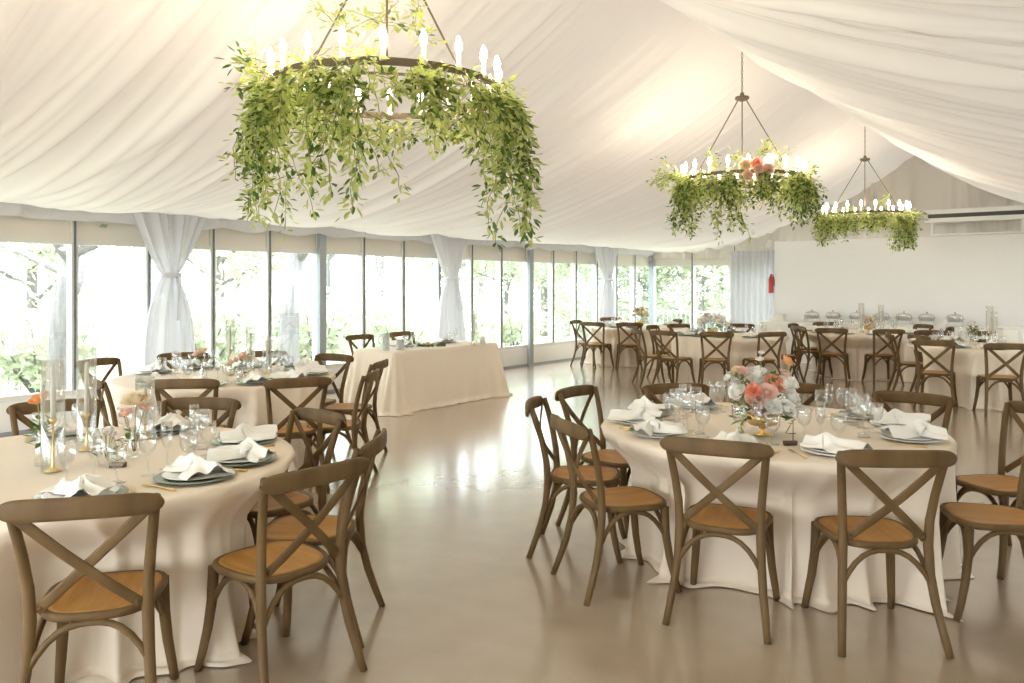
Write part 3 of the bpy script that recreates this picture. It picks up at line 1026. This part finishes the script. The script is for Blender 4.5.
TABLE_WORD = {'A': 'front right table', 'B': 'front left table', 'C': 'second left table', 'D': 'rectangular head table', 'E1': 'farthest window table', 'E2': 'far bouquet table', 'E3': 'table before the buffet', 'E4': 'far right table'}
ZT = TH + .0085
def setting(tk, pos, P, full, i, rad=None, white=False):
    w = TABLE_WORD[tk]
    if tk == 'D':
        c = Vector((DX + .02, P.y)); d = Vector((-1, 0)); base = Vector((DX - .17, P.y))
    else:
        c = TAB[tk]['c'].xy; d = (P - c).normalized(); base = c + d * (rad or .76)
    right = Vector((-d.y, d.x)) * -1          # to the right of someone sitting there
    rz = math.atan2(d.y, d.x) + PI / 2        # local +y points to the table middle
    def at(x, y, dz=0): 
        q = base + right * x - d * y
        return (q.x, q.y, ZT + dz)
    right = Vector((d.y, -d.x)) * -1
    jr = random.Random(hash_(tk + pos))
    o = (PLW if white else PL).get(at(0, 0), rz); o.name = 'dinner_plate'
    tag(o, ('stacked white plate' if white else 'white plate on sage charger') + ', %s, %s' % (pos, w), 'plate', 'dinner plates')
    k = NP[i % 4]
    o = k.get(at(jr.uniform(-.02, .02), -.01, .026), rz + jr.uniform(-.5, .5) + (PI if i % 2 else 0)); o.name = 'napkin'
    tag(o, 'knotted ivory napkin on the plate, %s, %s' % (pos, w), 'napkin', 'knotted napkins')
    o = FLUTE.get(at(.04 + jr.uniform(-.02, .02), .245), 0); o.name = 'champagne_flute'
    tag(o, 'slim champagne flute above the plate, %s, %s' % (pos, w), 'glass', 'champagne flutes')
    o = GOB.get(at(.13, .20 + jr.uniform(-.01, .02)), 0); o.name = 'water_goblet'
    tag(o, 'round water goblet above the plate, %s, %s' % (pos, w), 'glass', 'water goblets')
    if full:
        o = WINE.get(at(-.05 + jr.uniform(-.01, .01), .225), 0); o.name = 'wine_glass'
        tag(o, 'clear wine glass above the plate, %s, %s' % (pos, w), 'glass', 'wine glasses')
    if full and tk in 'AB':
        o = FORK.get(at(-.19, 0), rz); o.name = 'fork'
        tag(o, 'gold fork left of the plate, %s, %s' % (pos, w), 'fork', 'gold forks')
        o = KNIFE.get(at(.185, 0), rz); o.name = 'knife'
        tag(o, 'gold knife right of the plate, %s, %s' % (pos, w), 'knife', 'gold knives')
def hash_(s):
    h = 7
    for ch in s: h = (h * 131 + ord(ch)) % 1000003
    return h
SETTINGS_EXTRA = {'B': [('left seat', 150), ('left rear seat', 118), ('front left seat', 215)]}
i = 0
for tk in ('A', 'B', 'C', 'D', 'E1', 'E2', 'E3', 'E4'):
    for pos, P, f in SEATS[tk]:
        setting(tk, pos, P, tk in 'ABC', i, white=(tk == 'A')); i += 1
# two places at the left of the front left table whose chairs stand outside the picture
for pos, lat, dep in (('left seat', -3.3, 3.9), ('front left seat', -2.55, 2.6)):
    p = W(lat, dep); setting('B', pos, Vector((p.x, p.y)), True, i); i += 1
p = W(-1.72, 3.16)
o = CARD.get((p.x - .06, p.y - .05, ZT + .027), YAW); tag(o, 'cream menu card lying on the plate before the bottom left chair', 'menu card')

# ------------------------------------------------------------------ flowers
def rose(bm, c, R, r, up=None, open_=1.0):
    up = (up or Vector((r.uniform(-.4, .4), r.uniform(-.4, .4), 1))).normalized()
    q = up.to_track_quat('Z', 'Y').to_matrix()
    for ring, (n_, rad, tilt, hh) in enumerate(((3, .18, 1.45, .75), (4, .38, 1.25, .78), (5, .60, 1.0, .72), (6, .85, .65 , .60), (7, 1.0, .25, .45))):
        for k in range(n_):
            a0 = 2 * PI * (k + .5 * (ring % 2)) / n_ + r.uniform(-.2, .2); pr = r.uniform(.84, 1.14); pz = r.uniform(-.07, .07)
            def P(u, v, a0=a0, rad=rad * pr, tilt=tilt, hh=hh + pz, n_=n_):
                wv = (v - .5) * 2
                ang = a0 + wv * (PI / n_) * 1.35 * math.sin(max(u, .12) * PI * .62)
                rr = rad * R * (math.sin(u * PI / 2) ** .7) * (1 + .16 * (1 - wv * wv) + .22 * max(0, u - .7) * rad)
                z = R * (-.45 + u * (hh + .35) - (.20 * u ** 3) * (1.4 - tilt)) - .08 * R * wv * wv
                return Vector(c) + q @ Vector((rr * math.cos(ang), rr * math.sin(ang), z))
            bm.grid(P, 4, 4)
def leaf(bm, p, d, L, r, wf=.26):
    d = d.normalized()
    s = d.cross(Vector((r.uniform(-.5, .5), r.uniform(-.5, .5), 1))).normalized()
    n_ = s.cross(d)
    w = L * wf
    bm.add([p, p + d * L * .35 + s * w, p + d * L * .72 + s * w * .75 - n_ * L * .04, p + d * L - n_ * L * .12, p + d * L * .72 - s * w * .75 - n_ * L * .04, p + d * L * .35 - s * w, p + d * L * .5 - n_ * L * .10],
           [(0, 1, 6), (1, 2, 6), (2, 3, 6), (3, 4, 6), (4, 5, 6), (5, 0, 6)], True)

def bouquet(name, loc, blooms, nleaf, spread, height, seed, vessel, label, sprig=0, cat='flower arrangement'):
    """blooms: (material, x, y, z, radius); x is to the right, y away from the photographer"""
    e = empty(name, loc, YAW)
    r = random.Random(seed)
    vessel(e)
    stems = MB(); lf = MB()
    for (mk, x, y, z, R) in blooms:
        b = MB(); c = Vector((x, y, z))
        rose(b, c, R, r, Vector((x * 1.4, y * 1.4 - .10, .22)))
        b.build('bloom', M[mk], e)
        stems.tube([(x * .1, y * .1, height * .15), (x * .5, y * .5, z * .55 + height * .05), c - Vector((0, 0, R * .3))], .0022, 5)
    for _ in range(nleaf):
        a = r.uniform(0, 6.28); rr = spread * math.sqrt(r.random())
        z = height * r.uniform(.55, 1.05) * (1 - .35 * (rr / spread) ** 2)
        p = Vector((rr * math.cos(a) * .85, rr * math.sin(a) * .85, z - .02))
        leaf(lf, p, Vector((math.cos(a), math.sin(a), r.uniform(-.5, .9))), r.uniform(.03, .055), r)
    for _ in range(sprig):
        a = r.uniform(0, 6.28); q = Vector((0, 0, height * .6)); d = Vector((math.cos(a) * .6, math.sin(a) * .6, r.uniform(.4, 1.2))).normalized()
        pts = [q.copy()]
        for k in range(7):
            d = (d + Vector((r.uniform(-.12, .12), r.uniform(-.12, .12), -.06))).normalized(); q = q + d * spread * .22; pts.append(q.copy())
            for s in range(3): leaf(lf, q, Vector((r.gauss(0, 1), r.gauss(0, 1), r.gauss(.2, .6))), r.uniform(.025, .04), r)
        stems.tube(pts, .0018, 4)
    stems.build('stems', M['vine'], e)
    lf.build('foliage', M['leafdark'], e)
    return tag(e, label, cat)
def compote(e):
    MB().lathe([(.001, .002), (.05, .001), (.052, .006), (.02, .016), (.012, .03), (.02, .045), (.075, .06), (.092, .09), (.096, .118), (.090, .118), (.085, .09), (.07, .07), (.001, .06)], 28).build('gold_bowl', M['gold'], e)
def budvase(hh=.15, rr=.022):
    def f(e):
        MB().lathe([(.001, .002), (rr * 1.15, .001), (rr * 1.25, .02), (rr * 1.1, hh * .45), (rr * .62, hh * .8), (rr * .75, hh), (rr * .68, hh), (rr * .55, hh * .8), (rr * 1.0, hh * .45), (rr * 1.1, .02), (.001, .008)], 20).build('bud_vase', M['glass'], e)
    return f
def ribbed(e):
    n_ = 40; rings = []
    for z, R in ((.002, .03), (.02, .038), (.06, .042), (.10, .036), (.125, .030)):
        rings.append([((R + .0022 * math.cos(k * PI)) * math.cos(2 * PI * k / n_), (R + .0022 * math.cos(k * PI)) * math.sin(2 * PI * k / n_), z) for k in range(n_)])
    MB().loft(rings, cap=False).build('ribbed_vase', M['glass'], e)

# centre of the front right table
p = W(1.39, 4.42)
rr = random.Random(4)
bl = [('blush_petal', -.075, -.10, .215, .050), ('coral_petal', -.085, -.11, .262, .036), ('coral_petal', .045, -.07, .295, .052), ('blush_petal', -.01, -.12, .255, .045), ('blush_petal', -.05, -.11, .155, .042),
      ('blush_petal', -.12, 0, .345, .038), ('white_petal', -.03, 0, .345, .045), ('white_petal', -.04, -.03, .30, .045), ('white_petal', -.155, -.04, .245, .045), ('white_petal', -.15, -.02, .30, .034),
      ('cream_petal', -.15, .0, .36, .026), ('white_petal', .105, -.05, .285, .052), ('white_petal', .16, 0, .29, .046), ('blush_petal', .13, .02, .335, .034), ('peach_petal', .15, .03, .405, .036),
      ('white_petal', .15, -.03, .215, .052), ('white_petal', .01, -.14, .185, .046), ('white_petal', .09, -.13, .165, .048), ('white_petal', -.19, 0, .325, .026), ('white_petal', 0, .10, .30, .05), ('blush_petal', -.09, .10, .27, .048), ('cream_petal', .08, .12, .27, .048), ('white_petal', -.015, 0, .42, .020), ('white_petal', -.005, .01, .455, .015)]
bouquet('floral_centerpiece', (p.x, p.y, ZT), bl, 170, .17, .26, 5, compote, 'coral, blush and white rose centrepiece in a gold bowl, front right table', 5)
# trailing sprig on the cloth side of the bowl is part of the arrangement
fc = [o for o in COL.objects if o.name == 'floral_centerpiece'][0]
b = MB(); r = random.Random(9)
q = Vector((-.13, -.09, .17)); pts = [q.copy()]
for k in range(8):
    q = q + Vector((-.004, -.006, -.019)); pts.append(q.copy())
    for s in range(4): leaf(b, q, Vector((r.gauss(0, 1), r.gauss(0, 1), r.gauss(-.2, .5))), r.uniform(.025, .038), r, .34)
b.tube(pts, .0018, 4)
b.build('trailing_sprig', M['leaf'], fc)

def number_stand(lat, dep, digit, label):
    p = W(lat, dep)
    e = empty('table_number', (p.x, p.y, ZT), YAW + .15)
    MB().rbox(-.036, .036, -.013, .013, 0, .022, .004).build('wood_block', M['woodblock'], e)
    shapes = {3: [(-.022, .105), (-.01, .122), (.012, .120), (.022, .103), (.014, .086), (-.004, .08), (.016, .074), (.026, .055), (.016, .036), (-.006, .030), (-.024, .042)],
              4: [(.016, .03), (.016, .07), (.016, .125), (-.004, .095), (-.026, .062), (.0, .060), (.030, .060)]}
    b = MB()
    b.tube([(x, 0, z) for x, z in shapes[digit]], .0022, 6)
    b.tube([(.0, 0, .018), (.0, 0, .034)] if digit == 3 else [(.016, 0, .018), (.016, 0, .034)], .0022, 6)
    b.build('wire_number', M['wire'], e)
    return tag(e, label, 'table number')
number_stand(-1.80, 3.64, 3, 'wire table number three on a small dark block, front left table')
number_stand(1.445, 4.14, 4, 'wire table number on a small dark block before the coral centrepiece')

def candle_set(lat, dep, hh, ch, tw, th, label, tl):
    p = W(lat, dep)
    e = empty('candlestick', (p.x, p.y, ZT))
    MB().lathe([(.001, .0), (.034, .001), (.035, .006), (.012, .014), (.006, .026), (.0045, hh * .5), (.0048, hh * .88), (.012, hh * .93), (.015, hh * .97), (.014, hh), (.001, hh)], 20).build('gold_holder', M['gold'], e)
    c = MB().lathe([(.001, hh - .004), (.0115, hh - .004), (.0095, hh + ch - .01), (.003, hh + ch), (.001, hh + ch)], 16).build('taper_candle', M['wax'], e)
    MB().tube([(0, 0, hh + ch - .002), (.001, 0, hh + ch + .012)], .0011, 5).build('wick', M['black'], c)
    tag(e, label, 'candlestick')
    t = MB().lathe([(tw, .0), (tw, .003), (tw, th), (tw - .003, th), (tw - .003, .003)], 28).build('hurricane_glass', M['tube'])
    t.location = (p.x, p.y, ZT)
    tag(t, tl, 'glass tube')
candle_set(-2.05, 3.56, .235, .235, .048, .50, 'gold candlestick with ivory taper, nearest on the front left table', 'tall clear glass tube around the nearest gold candlestick, front left table')
candle_set(-2.14, 4.01, .185, .26, .045, .52, 'gold candlestick with ivory taper, second back on the front left table', 'tall clear glass tube around the second candlestick, front left table')
candle_set(-1.98, 4.30, .085, .20, .048, .34, 'low candlestick with ivory taper right of the cream rose, front left table', 'shorter clear glass tube right of the cream rose, front left table')
p = W(-2.17, 3.68)
bouquet('bud_vase_flowers', (p.x, p.y, ZT), [('peach_petal', -.02, 0, .30, .034), ('peach_petal', .015, -.01, .33, .018)], 26, .04, .26, 31, budvase(.17, .028), 'orange lily with dark leaves in a clear bud vase, front left table', 2, 'flowers in vase')
p = W(-1.87, 3.68)
bouquet('bud_vase_flowers', (p.x, p.y, ZT), [('white_petal', -.03, 0, .145, .020), ('white_petal', .0, -.02, .155, .020), ('white_petal', .03, 0, .145, .020), ('white_petal', .01, .02, .165, .018), ('white_petal', -.015, .02, .160, .018)], 14, .05, .14, 32, ribbed, 'small white blossoms in a ribbed glass vase, front left table', 0, 'flowers in vase')
p = W(-1.83, 3.86)
bouquet('bud_vase_flowers', (p.x, p.y, ZT), [('blush_petal', -.03, -.02, .215, .030), ('cream_petal', .01, .0, .275, .050), ('blush_petal', .045, .01, .235, .024), ('cream_petal', -.05, .0, .205, .016)], 10, .05, .18, 33, budvase(.14, .026), 'cream and pink roses in a clear bud vase, front left table', 0, 'flowers in vase')
# second left table
p = W(-2.73, 7.05)
bouquet('bud_vase_flowers', (p.x, p.y, ZT), [('blush_petal', -.06, 0, .225, .034), ('cream_petal', -.01, .0, .25, .045), ('blush_petal', -.03, -.02, .205, .03)], 16, .06, .24, 34, budvase(.16, .03), 'tall blush and cream flowers in a glass vase, left on the second left table', 3, 'flowers in vase')
p = W(-2.36, 6.95)
bouquet('bud_vase_flowers', (p.x, p.y, ZT), [('blush_petal', -.04, -.02, .18, .035), ('cream_petal', .05, .0, .185, .045), ('blush_petal', .01, .01, .225, .03), ('cream_petal', -.10, .0, .145, .04), ('blush_petal', .0, .03, .20, .028)], 14, .07, .16, 35, budvase(.10, .035), 'low pink and cream roses in a glass vase, right on the second left table', 0, 'flowers in vase')
candle_set(-2.60, 7.35, .22, .24, .042, .52, 'gold candlestick with ivory taper, middle of the second left table', 'tall clear glass tube in the middle of the second left table')
candle_set(-2.50, 7.62, .16, .22, .042, .44, 'slender candlestick with ivory taper, back of the second left table', 'clear glass tube at the back of the second left table')
candle_set(-2.30, 7.48, .12, .20, .042, .36, 'short candlestick with taper, right of the middle, second left table', 'shorter clear glass tube right of the middle, second left table')
# head table
def hd(x, y): return (DX + x, DY + y, ZT)
def on_head(o, x, y): o.location = hd(x, y); return o
candle_set(-.52, 10.95, .16, .26, .045, .50, 'gold candlestick with taper at the far end of the head table', 'tall clear glass tube at the far end of the head table')
c = empty('pillar_candle', W(-.41, 11.1, ZT))
MB().lathe([(.001, 0), (.038, .001), (.04, .004), (.04, .098), (.036, .102), (.012, .098), (.001, .096)], 24).build('wax_body', M['wax'], c)
MB().tube([(0, 0, .095), (.001, 0, .112)], .0014, 5).build('wick', M['black'], c)
tag(c, 'short ivory pillar candle beside the tall tube on the head table', 'candle')
for k, (x, y, hh, rr_, lab) in enumerate(((.12, -.93, .22, .048, 'taller frosted glass cylinder at the near end of the head table'), (.18, -.74, .13, .055, 'shorter frosted glass cylinder at the near end of the head table'))):
    o = MB().lathe([(.001, 0), (rr_, 0), (rr_ + .001, .004), (rr_, hh), (rr_ - .004, hh), (rr_ - .004, .01), (.001, .01)], 24).build('glass_cylinder', M['frosted'])
    tag(on_head(o, x, y), lab, 'vase')
p = hd(.05, -.12)
e = bouquet('low_greenery', (p[0], p[1], ZT), [('white_petal', -.10, 0, .03, .035), ('cream_petal', .02, .0, .035, .035), ('white_petal', .12, 0, .03, .03)], 90, .22, .05, 36, lambda e: MB().rbox(-.10, .10, -.04, .04, 0, .02, .01).build('tray', M['woodblock'], e), 'low white flowers and dark leaves lying mid head table', 0)
number = MB().rbox(-.045, .045, -.015, .015, 0, .03, .004).build('sign_block', M['woodblock'])
number.location = hd(.22, .02); number.rotation_euler[2] = YAW
tag(number, 'small dark wood block at the front of the head table', 'sign holder')
# far tables
def far_bouquet(lat, dep, n_, spread, height, seed, cols, label, v, size=.05, leaves=60):
    r = random.Random(seed); bl = []
    for k in range(n_):
        a = k * 2.4; rr2 = spread * math.sqrt((k + .5) / n_)
        bl.append((cols[k % len(cols)], rr2 * math.cos(a), rr2 * math.sin(a), height * (1.05 - .45 * (rr2 / spread) ** 2) + r.uniform(-.02, .02), size * r.uniform(.75, 1.1)))
    p = W(lat, dep)
    bouquet('floral_centerpiece' if n_ > 8 else 'bud_vase_flowers', (p.x, p.y, ZT), bl, leaves, spread, height, seed, v, label, 3)
far_bouquet(3.30, 13.1, 28, .25, .32, 51, ['white_petal', 'cream_petal', 'white_petal', 'white_petal', 'blush_petal'], 'big white and blush rose bouquet on the far bouquet table', compote, .048, 150)
far_bouquet(2.60, 16.1, 12, .17, .34, 52, ['white_petal', 'cream_petal', 'cream_petal'], 'cream flower bouquet on the farthest window table', compote, .055, 30)
far_bouquet(6.26, 14.0, 9, .13, .25, 53, ['white_petal', 'blush_petal', 'cream_petal'], 'white flowers with dark leaves between tubes, table before the buffet', compote, .045, 90)
far_bouquet(6.33, 10.95, 4, .07, .30, 54, ['cream_petal', 'white_petal'], 'spiky greenery with cream buds in a vase, far right table', budvase(.18, .035), .028, 70)
candle_set(6.05, 13.8, .18, .24, .045, .52, 'candlestick with taper left of the flowers, table before the buffet', 'tall clear glass tube left of the flowers, table before the buffet')
candle_set(6.55, 14.15, .18, .24, .045, .48, 'candlestick with taper right of the flowers, table before the buffet', 'tall clear glass tube right of the flowers, table before the buffet')
candle_set(6.58, 10.98, .20, .24, .045, .54, 'candlestick with taper, taller of two on the far right table', 'tallest clear glass tube on the far right table')
candle_set(6.74, 11.15, .16, .20, .045, .46, 'candlestick with taper, right of the tallest on the far right table', 'clear glass tube right of the tallest, far right table')
for (lat, dep, lab) in ((7.02, 11.3, 'plain cream card box standing at the far right table edge'),):
    p = W(lat, dep)
    e = empty('card_box', (p.x, p.y, ZT), YAW)
    MB().rbox(-.11, .11, -.08, .08, 0, .20, .01).build('box_body', M['card'], e)
    MB().rbox(-.116, .116, -.086, .086, .20, .235, .01).build('lid', M['card'], e)
    tag(e, lab, 'box')

# buffet chafing dishes
def mk_chafer():
    e = empty('chafing_dish')
    def oval(r0, z, n_=28): return [(r0 * math.cos(2 * PI * k / n_), r0 * .72 * math.sin(2 * PI * k / n_), z) for k in range(n_)]
    MB().loft([oval(.15, .10), oval(.17, .11), oval(.185, .18), oval(.195, .185), oval(.19, .195)], cap=True).build('water_pan', M['silver'], e)
    lid = MB().loft([oval(.185, .196), oval(.18, .225), oval(.15, .262), oval(.09, .285), oval(.01, .292)], cap=True).build('lid', M['silver'], e)
    MB().lathe([(.001, .290), (.010, .292), (.008, .305), (.016, .315), (.012, .328), (.001, .332)], 12).build('knob', M['black'], lid)
    for sx in (-1, 1):
        for sy in (-1, 1):
            MB().tube([(sx * .15, sy * .10, .13), (sx * .165, sy * .11, .06), (sx * .17, sy * .115, 0)], .007, 6).build('leg', M['silver'], e)
        MB().tube([(sx * .18, -.04, .16), (sx * .22, -.035, .165), (sx * .22, .035, .165), (sx * .18, .04, .16)], .006, 6).build('handle', M['silver'], e)
    return e
CHF = Kind(mk_chafer)
names = ['leftmost on the buffet', 'second from left on the buffet', 'third from left on the buffet', 'middle one of the buffet row', 'fifth from left on the buffet', 'sixth from left on the buffet', 'rightmost on the buffet, its lid catching light']
for k, px in enumerate((812, 833, 857, 882, 904, 927, 955)):
    q = (px - 512) / 797; yy = 16.98; dd = yy / (.7912 + .6115 * q); xx = dd * (.7912 * q - .6115)
    o = CHF.get((xx, yy, BH + .008), 0, .78); o.name = 'chafing_dish'
    tag(o, 'silver chafing dish with domed lid, ' + names[k], 'chafing dish', 'chafing dishes on the buffet')
e = empty('linen_stack', (-5.95, 17.06, BH + .008))
for k in range(5): MB().rbox(-.14 + .004 * (k % 2), .14, -.11, .11 - .005 * (k % 2), k * .03, k * .03 + .028, .012).build('folded_linen', M['card'], e)
tag(e, 'stack of folded cream linen at the left end of the buffet', 'linen')

# ------------------------------------------------------------------ chandeliers
RING = .66
def chandelier(y, zr, label, glabel, cfg, seed, roses=None):
    e = empty('ring_chandelier', (XC, y, zr))
    iron = M['iron']
    # flat band ring and a thinner inner ring
    def ring(R, w, h, z):
        n_ = 72
        rs = [[(R + dx) for dx, dz in ((-w, -h), (w, -h), (w, h), (-w, h))]]
        b = MB(); rings = []
        for k in range(n_ + 1):
            a = 2 * PI * k / n_
            rings.append([((R + dx) * math.cos(a), (R + dx) * math.sin(a), z + dz) for dx, dz in ((-w, -h), (w, -h), (w, h), (-w, h))])
        return b.loft(rings, smooth=False)
    ring(RING, .006, .020, 0).build('ring', iron, e)
    ring(RING - .12, .004, .007, -.03).build('inner_ring', iron, e)
    hub = .90
    top = slope_z(1.0) + .02 - zr
    MB().lathe([(.001, hub - .02), (.03, hub - .02), (.075, hub), (.08, hub + .015), (.075, hub + .03), (.025, hub + .04), (.02, hub + .075), (.001, hub + .08)], 18).build('hub', iron, e)
    ch = MB()
    nl = max(2, int((top - hub - .07) / .045))
    for k in range(nl):
        z = hub + .085 + k * .045
        pts = []
        for j in range(9):
            a = 2 * PI * j / 8
            lx, lz = .010 * math.cos(a), .026 * math.sin(a)
            pts.append((lx, 0, z + lz) if k % 2 else (0, lx, z + lz))
        ch.tube(pts, .0035, 5, cap=False)
    ch.build('chain', iron, e)
    base = YAW + math.radians(cfg['turn'])
    for k in range(3):
        a = base + math.radians(270 + 120 * k - 0)
        MB().tube([(.05 * math.cos(a), .05 * math.sin(a), hub), (RING * math.cos(a), RING * math.sin(a), .02)], .0065, 6).build('rod', iron, e)
    nb_ = 20
    for k in range(nb_):
        a = 2 * PI * (k + .5) / nb_
        x, yy = RING * math.cos(a), RING * math.sin(a)
        cm = bpy.data.meshes.get('candle_sleeve_mesh')
        if cm is None:
            cm = MB().lathe([(.001, -.02), (.018, -.02), (.022, .0), (.014, .006), (.012, .01), (.012, .07), (.001, .07)], 12).mesh('candle_sleeve_mesh', M['sleeve'])
            bm_ = MB().lathe([(.001, .068), (.010, .07), (.017, .09), (.019, .105), (.015, .130), (.006, .155), (.001, .160)], 12).mesh('candle_bulb_mesh', M['bulb'])
        bm_ = bpy.data.meshes['candle_bulb_mesh']
        c = bpy.data.objects.new('candle_light', cm); COL.objects.link(c); c.parent = e; c.location = (x, yy, .02)
        bb = bpy.data.objects.new('bulb', bm_); COL.objects.link(bb); bb.parent = c
    tag(e, label, 'chandelier')
    # greenery
    g = empty('greenery_garland', (XC, y, zr), YAW)     # local x to the right, y away from the photographer
    r = random.Random(seed)
    vines = MB(); lv = MB(); ld = MB()
    def strand(p, d, n_, step, droop, dens, size, dark):
        pts = [p.copy()]
        for k in range(n_):
            d = (d + Vector((r.uniform(-.5, .5), r.uniform(-.5, .5), -droop + r.uniform(-.2, .2)))).normalized()
            p = p + d * step; pts.append(p.copy())
            for _ in range(dens):
                tgt = ld if r.random() < dark else lv
                side = Vector((r.gauss(0, 1), r.gauss(0, 1), r.gauss(-.1, .7)))
                leaf(tgt, p + side * .02, side + d * .5, size * r.uniform(.65, 1.2), r, .23)
        vines.tube(pts, .0022, 4)
    for a0 in range(0, 360, 5):                 # wrapped round the ring
        for q in range(cfg['ring']):
            a = math.radians(a0 + r.uniform(-4, 4))
            p = Vector((RING * math.cos(a), RING * math.sin(a), r.uniform(-.10, .02)))
            out = Vector((math.cos(a), math.sin(a), 0)) * r.uniform(-.5, .9) + Vector((-math.sin(a), math.cos(a), 0)) * r.uniform(-1, 1)
            strand(p, out + Vector((0, 0, r.uniform(-.5, .25))), 4, .045, .22, 4, .058, .25)
    for (ang, wdt, length, num, outw, dark) in cfg['hang']:
        for _ in range(int(num * 1.6)):
            a = math.radians(ang + r.gauss(0, wdt * .5))
            rr2 = RING * r.uniform(.93, 1.08)
            p = Vector((rr2 * math.cos(a), rr2 * math.sin(a), r.uniform(-.06, .02)))
            L = length * r.uniform(.45, 1.0)
            d = Vector((math.cos(a), math.sin(a), 0)) * outw * r.uniform(.3, 1.2) + Vector((r.uniform(-.3, .3), r.uniform(-.3, .3), -.25))
            strand(p, d, int(L / .042), .045, .42, 4, .056, dark)
    for (ang, outw, upw, n_) in cfg['spray']:
        for _ in range(4):
            a = math.radians(ang + r.uniform(-9, 9))
            p = Vector((RING * math.cos(a), RING * math.sin(a), .0))
            strand(p, Vector((math.cos(a) * outw, math.sin(a) * outw, upw)), n_, .045, .03, 4, .055, .3)
    for (x, yy, z, n_) in cfg['up']:
        for _ in range(3):
            strand(Vector((x, yy, z)), Vector((r.uniform(-1, 1), r.uniform(-.5, .5), .4)), n_, .04, .05, 4, .055, .15)
    vines.build('vines', M['vine'], g)
    lv.build('light_leaves', M['leaf'], g)
    ld.build('dark_leaves', M['leafdark'], g)
    for (mk, x, yy, z, R) in (roses or []):
        b = MB(); rose(b, Vector((x, yy, z)), R, r, Vector((x * .3, -1, -.15)))
        b.build('rose', M[mk], g)
    tag(g, glabel, 'garland')

chandelier(3.25, 2.73, 'large bronze ring chandelier with lit candle bulbs, nearest of the three',
           'long trailing leafy vine garland on the nearest chandelier',
           dict(turn=9, ring=2, hang=[(2, 20, .92, 14, .55, .40), (182, 22, .80, 11, .5, .35), (262, 14, .80, 8, .05, .3), (300, 18, .45, 6, .2, .3), (235, 20, .42, 6, .2, .2), (90, 60, .3, 5, .1, .2), (330, 20, .45, 5, .3, .3), (215, 16, .45, 5, .3, .2)],
                spray=[(180, 1, .25, 5), (205, .8, .5, 5)], up=[(-.22, -.15, .30, 6), (.02, -.2, .34, 6), (.20, -.1, .30, 6), (-.42, -.2, .12, 5)]), 101)
chandelier(8.69, 2.79, 'bronze ring chandelier with lit candle bulbs, the middle one with roses',
           'bushy vine garland with a cluster of pink roses on the middle chandelier',
           dict(turn=-16, ring=2, hang=[(195, 18, .62, 12, .30, .45), (245, 14, .68, 12, .10, .35), (350, 24, .50, 20, .35, .65), (310, 16, .38, 10, .2, .4), (225, 14, .40, 7, .2, .2), (20, 25, .42, 8, .3, .3), (140, 40, .35, 6, .2, .2), (275, 10, .30, 6, .1, .6)],
                spray=[(180, 1, .42, 9), (188, 1, .25, 7), (0, .5, .5, 4)], up=[(.12, -.2, .22, 5), (-.35, -.1, .1, 5), (.45, 0, .12, 6), (.3, -.2, .18, 5), (-.1, -.3, .15, 4)]), 102,
           [('cream_petal', -.17, -.70, .06, .055), ('coral_petal', -.06, -.72, .075, .048), ('blush_petal', -.04, -.73, .015, .05), ('blush_petal', -.15, -.72, -.05, .048), ('blush_petal', .06, -.70, .01, .062), ('white_petal', .10, -.68, .10, .07), ('cream_petal', .0, -.70, -.05, .055)])
chandelier(13.99, 2.76, 'bronze ring chandelier with lit candle bulbs, farthest one near the partition',
           'leafy vine garland hanging from the farthest chandelier',
           dict(turn=-24, ring=2, hang=[(355, 22, .62, 14, .5, .45), (190, 25, .50, 14, .55, .35), (265, 30, .30, 9, .1, .3), (305, 14, .62, 10, .2, .4), (225, 15, .42, 8, .2, .3), (90, 60, .3, 6, .1, .2)],
                spray=[(182, 1, .05, 6), (0, 1, .1, 6)], up=[(.15, -.2, .15, 5), (-.3, 0, .06, 4)]), 103)
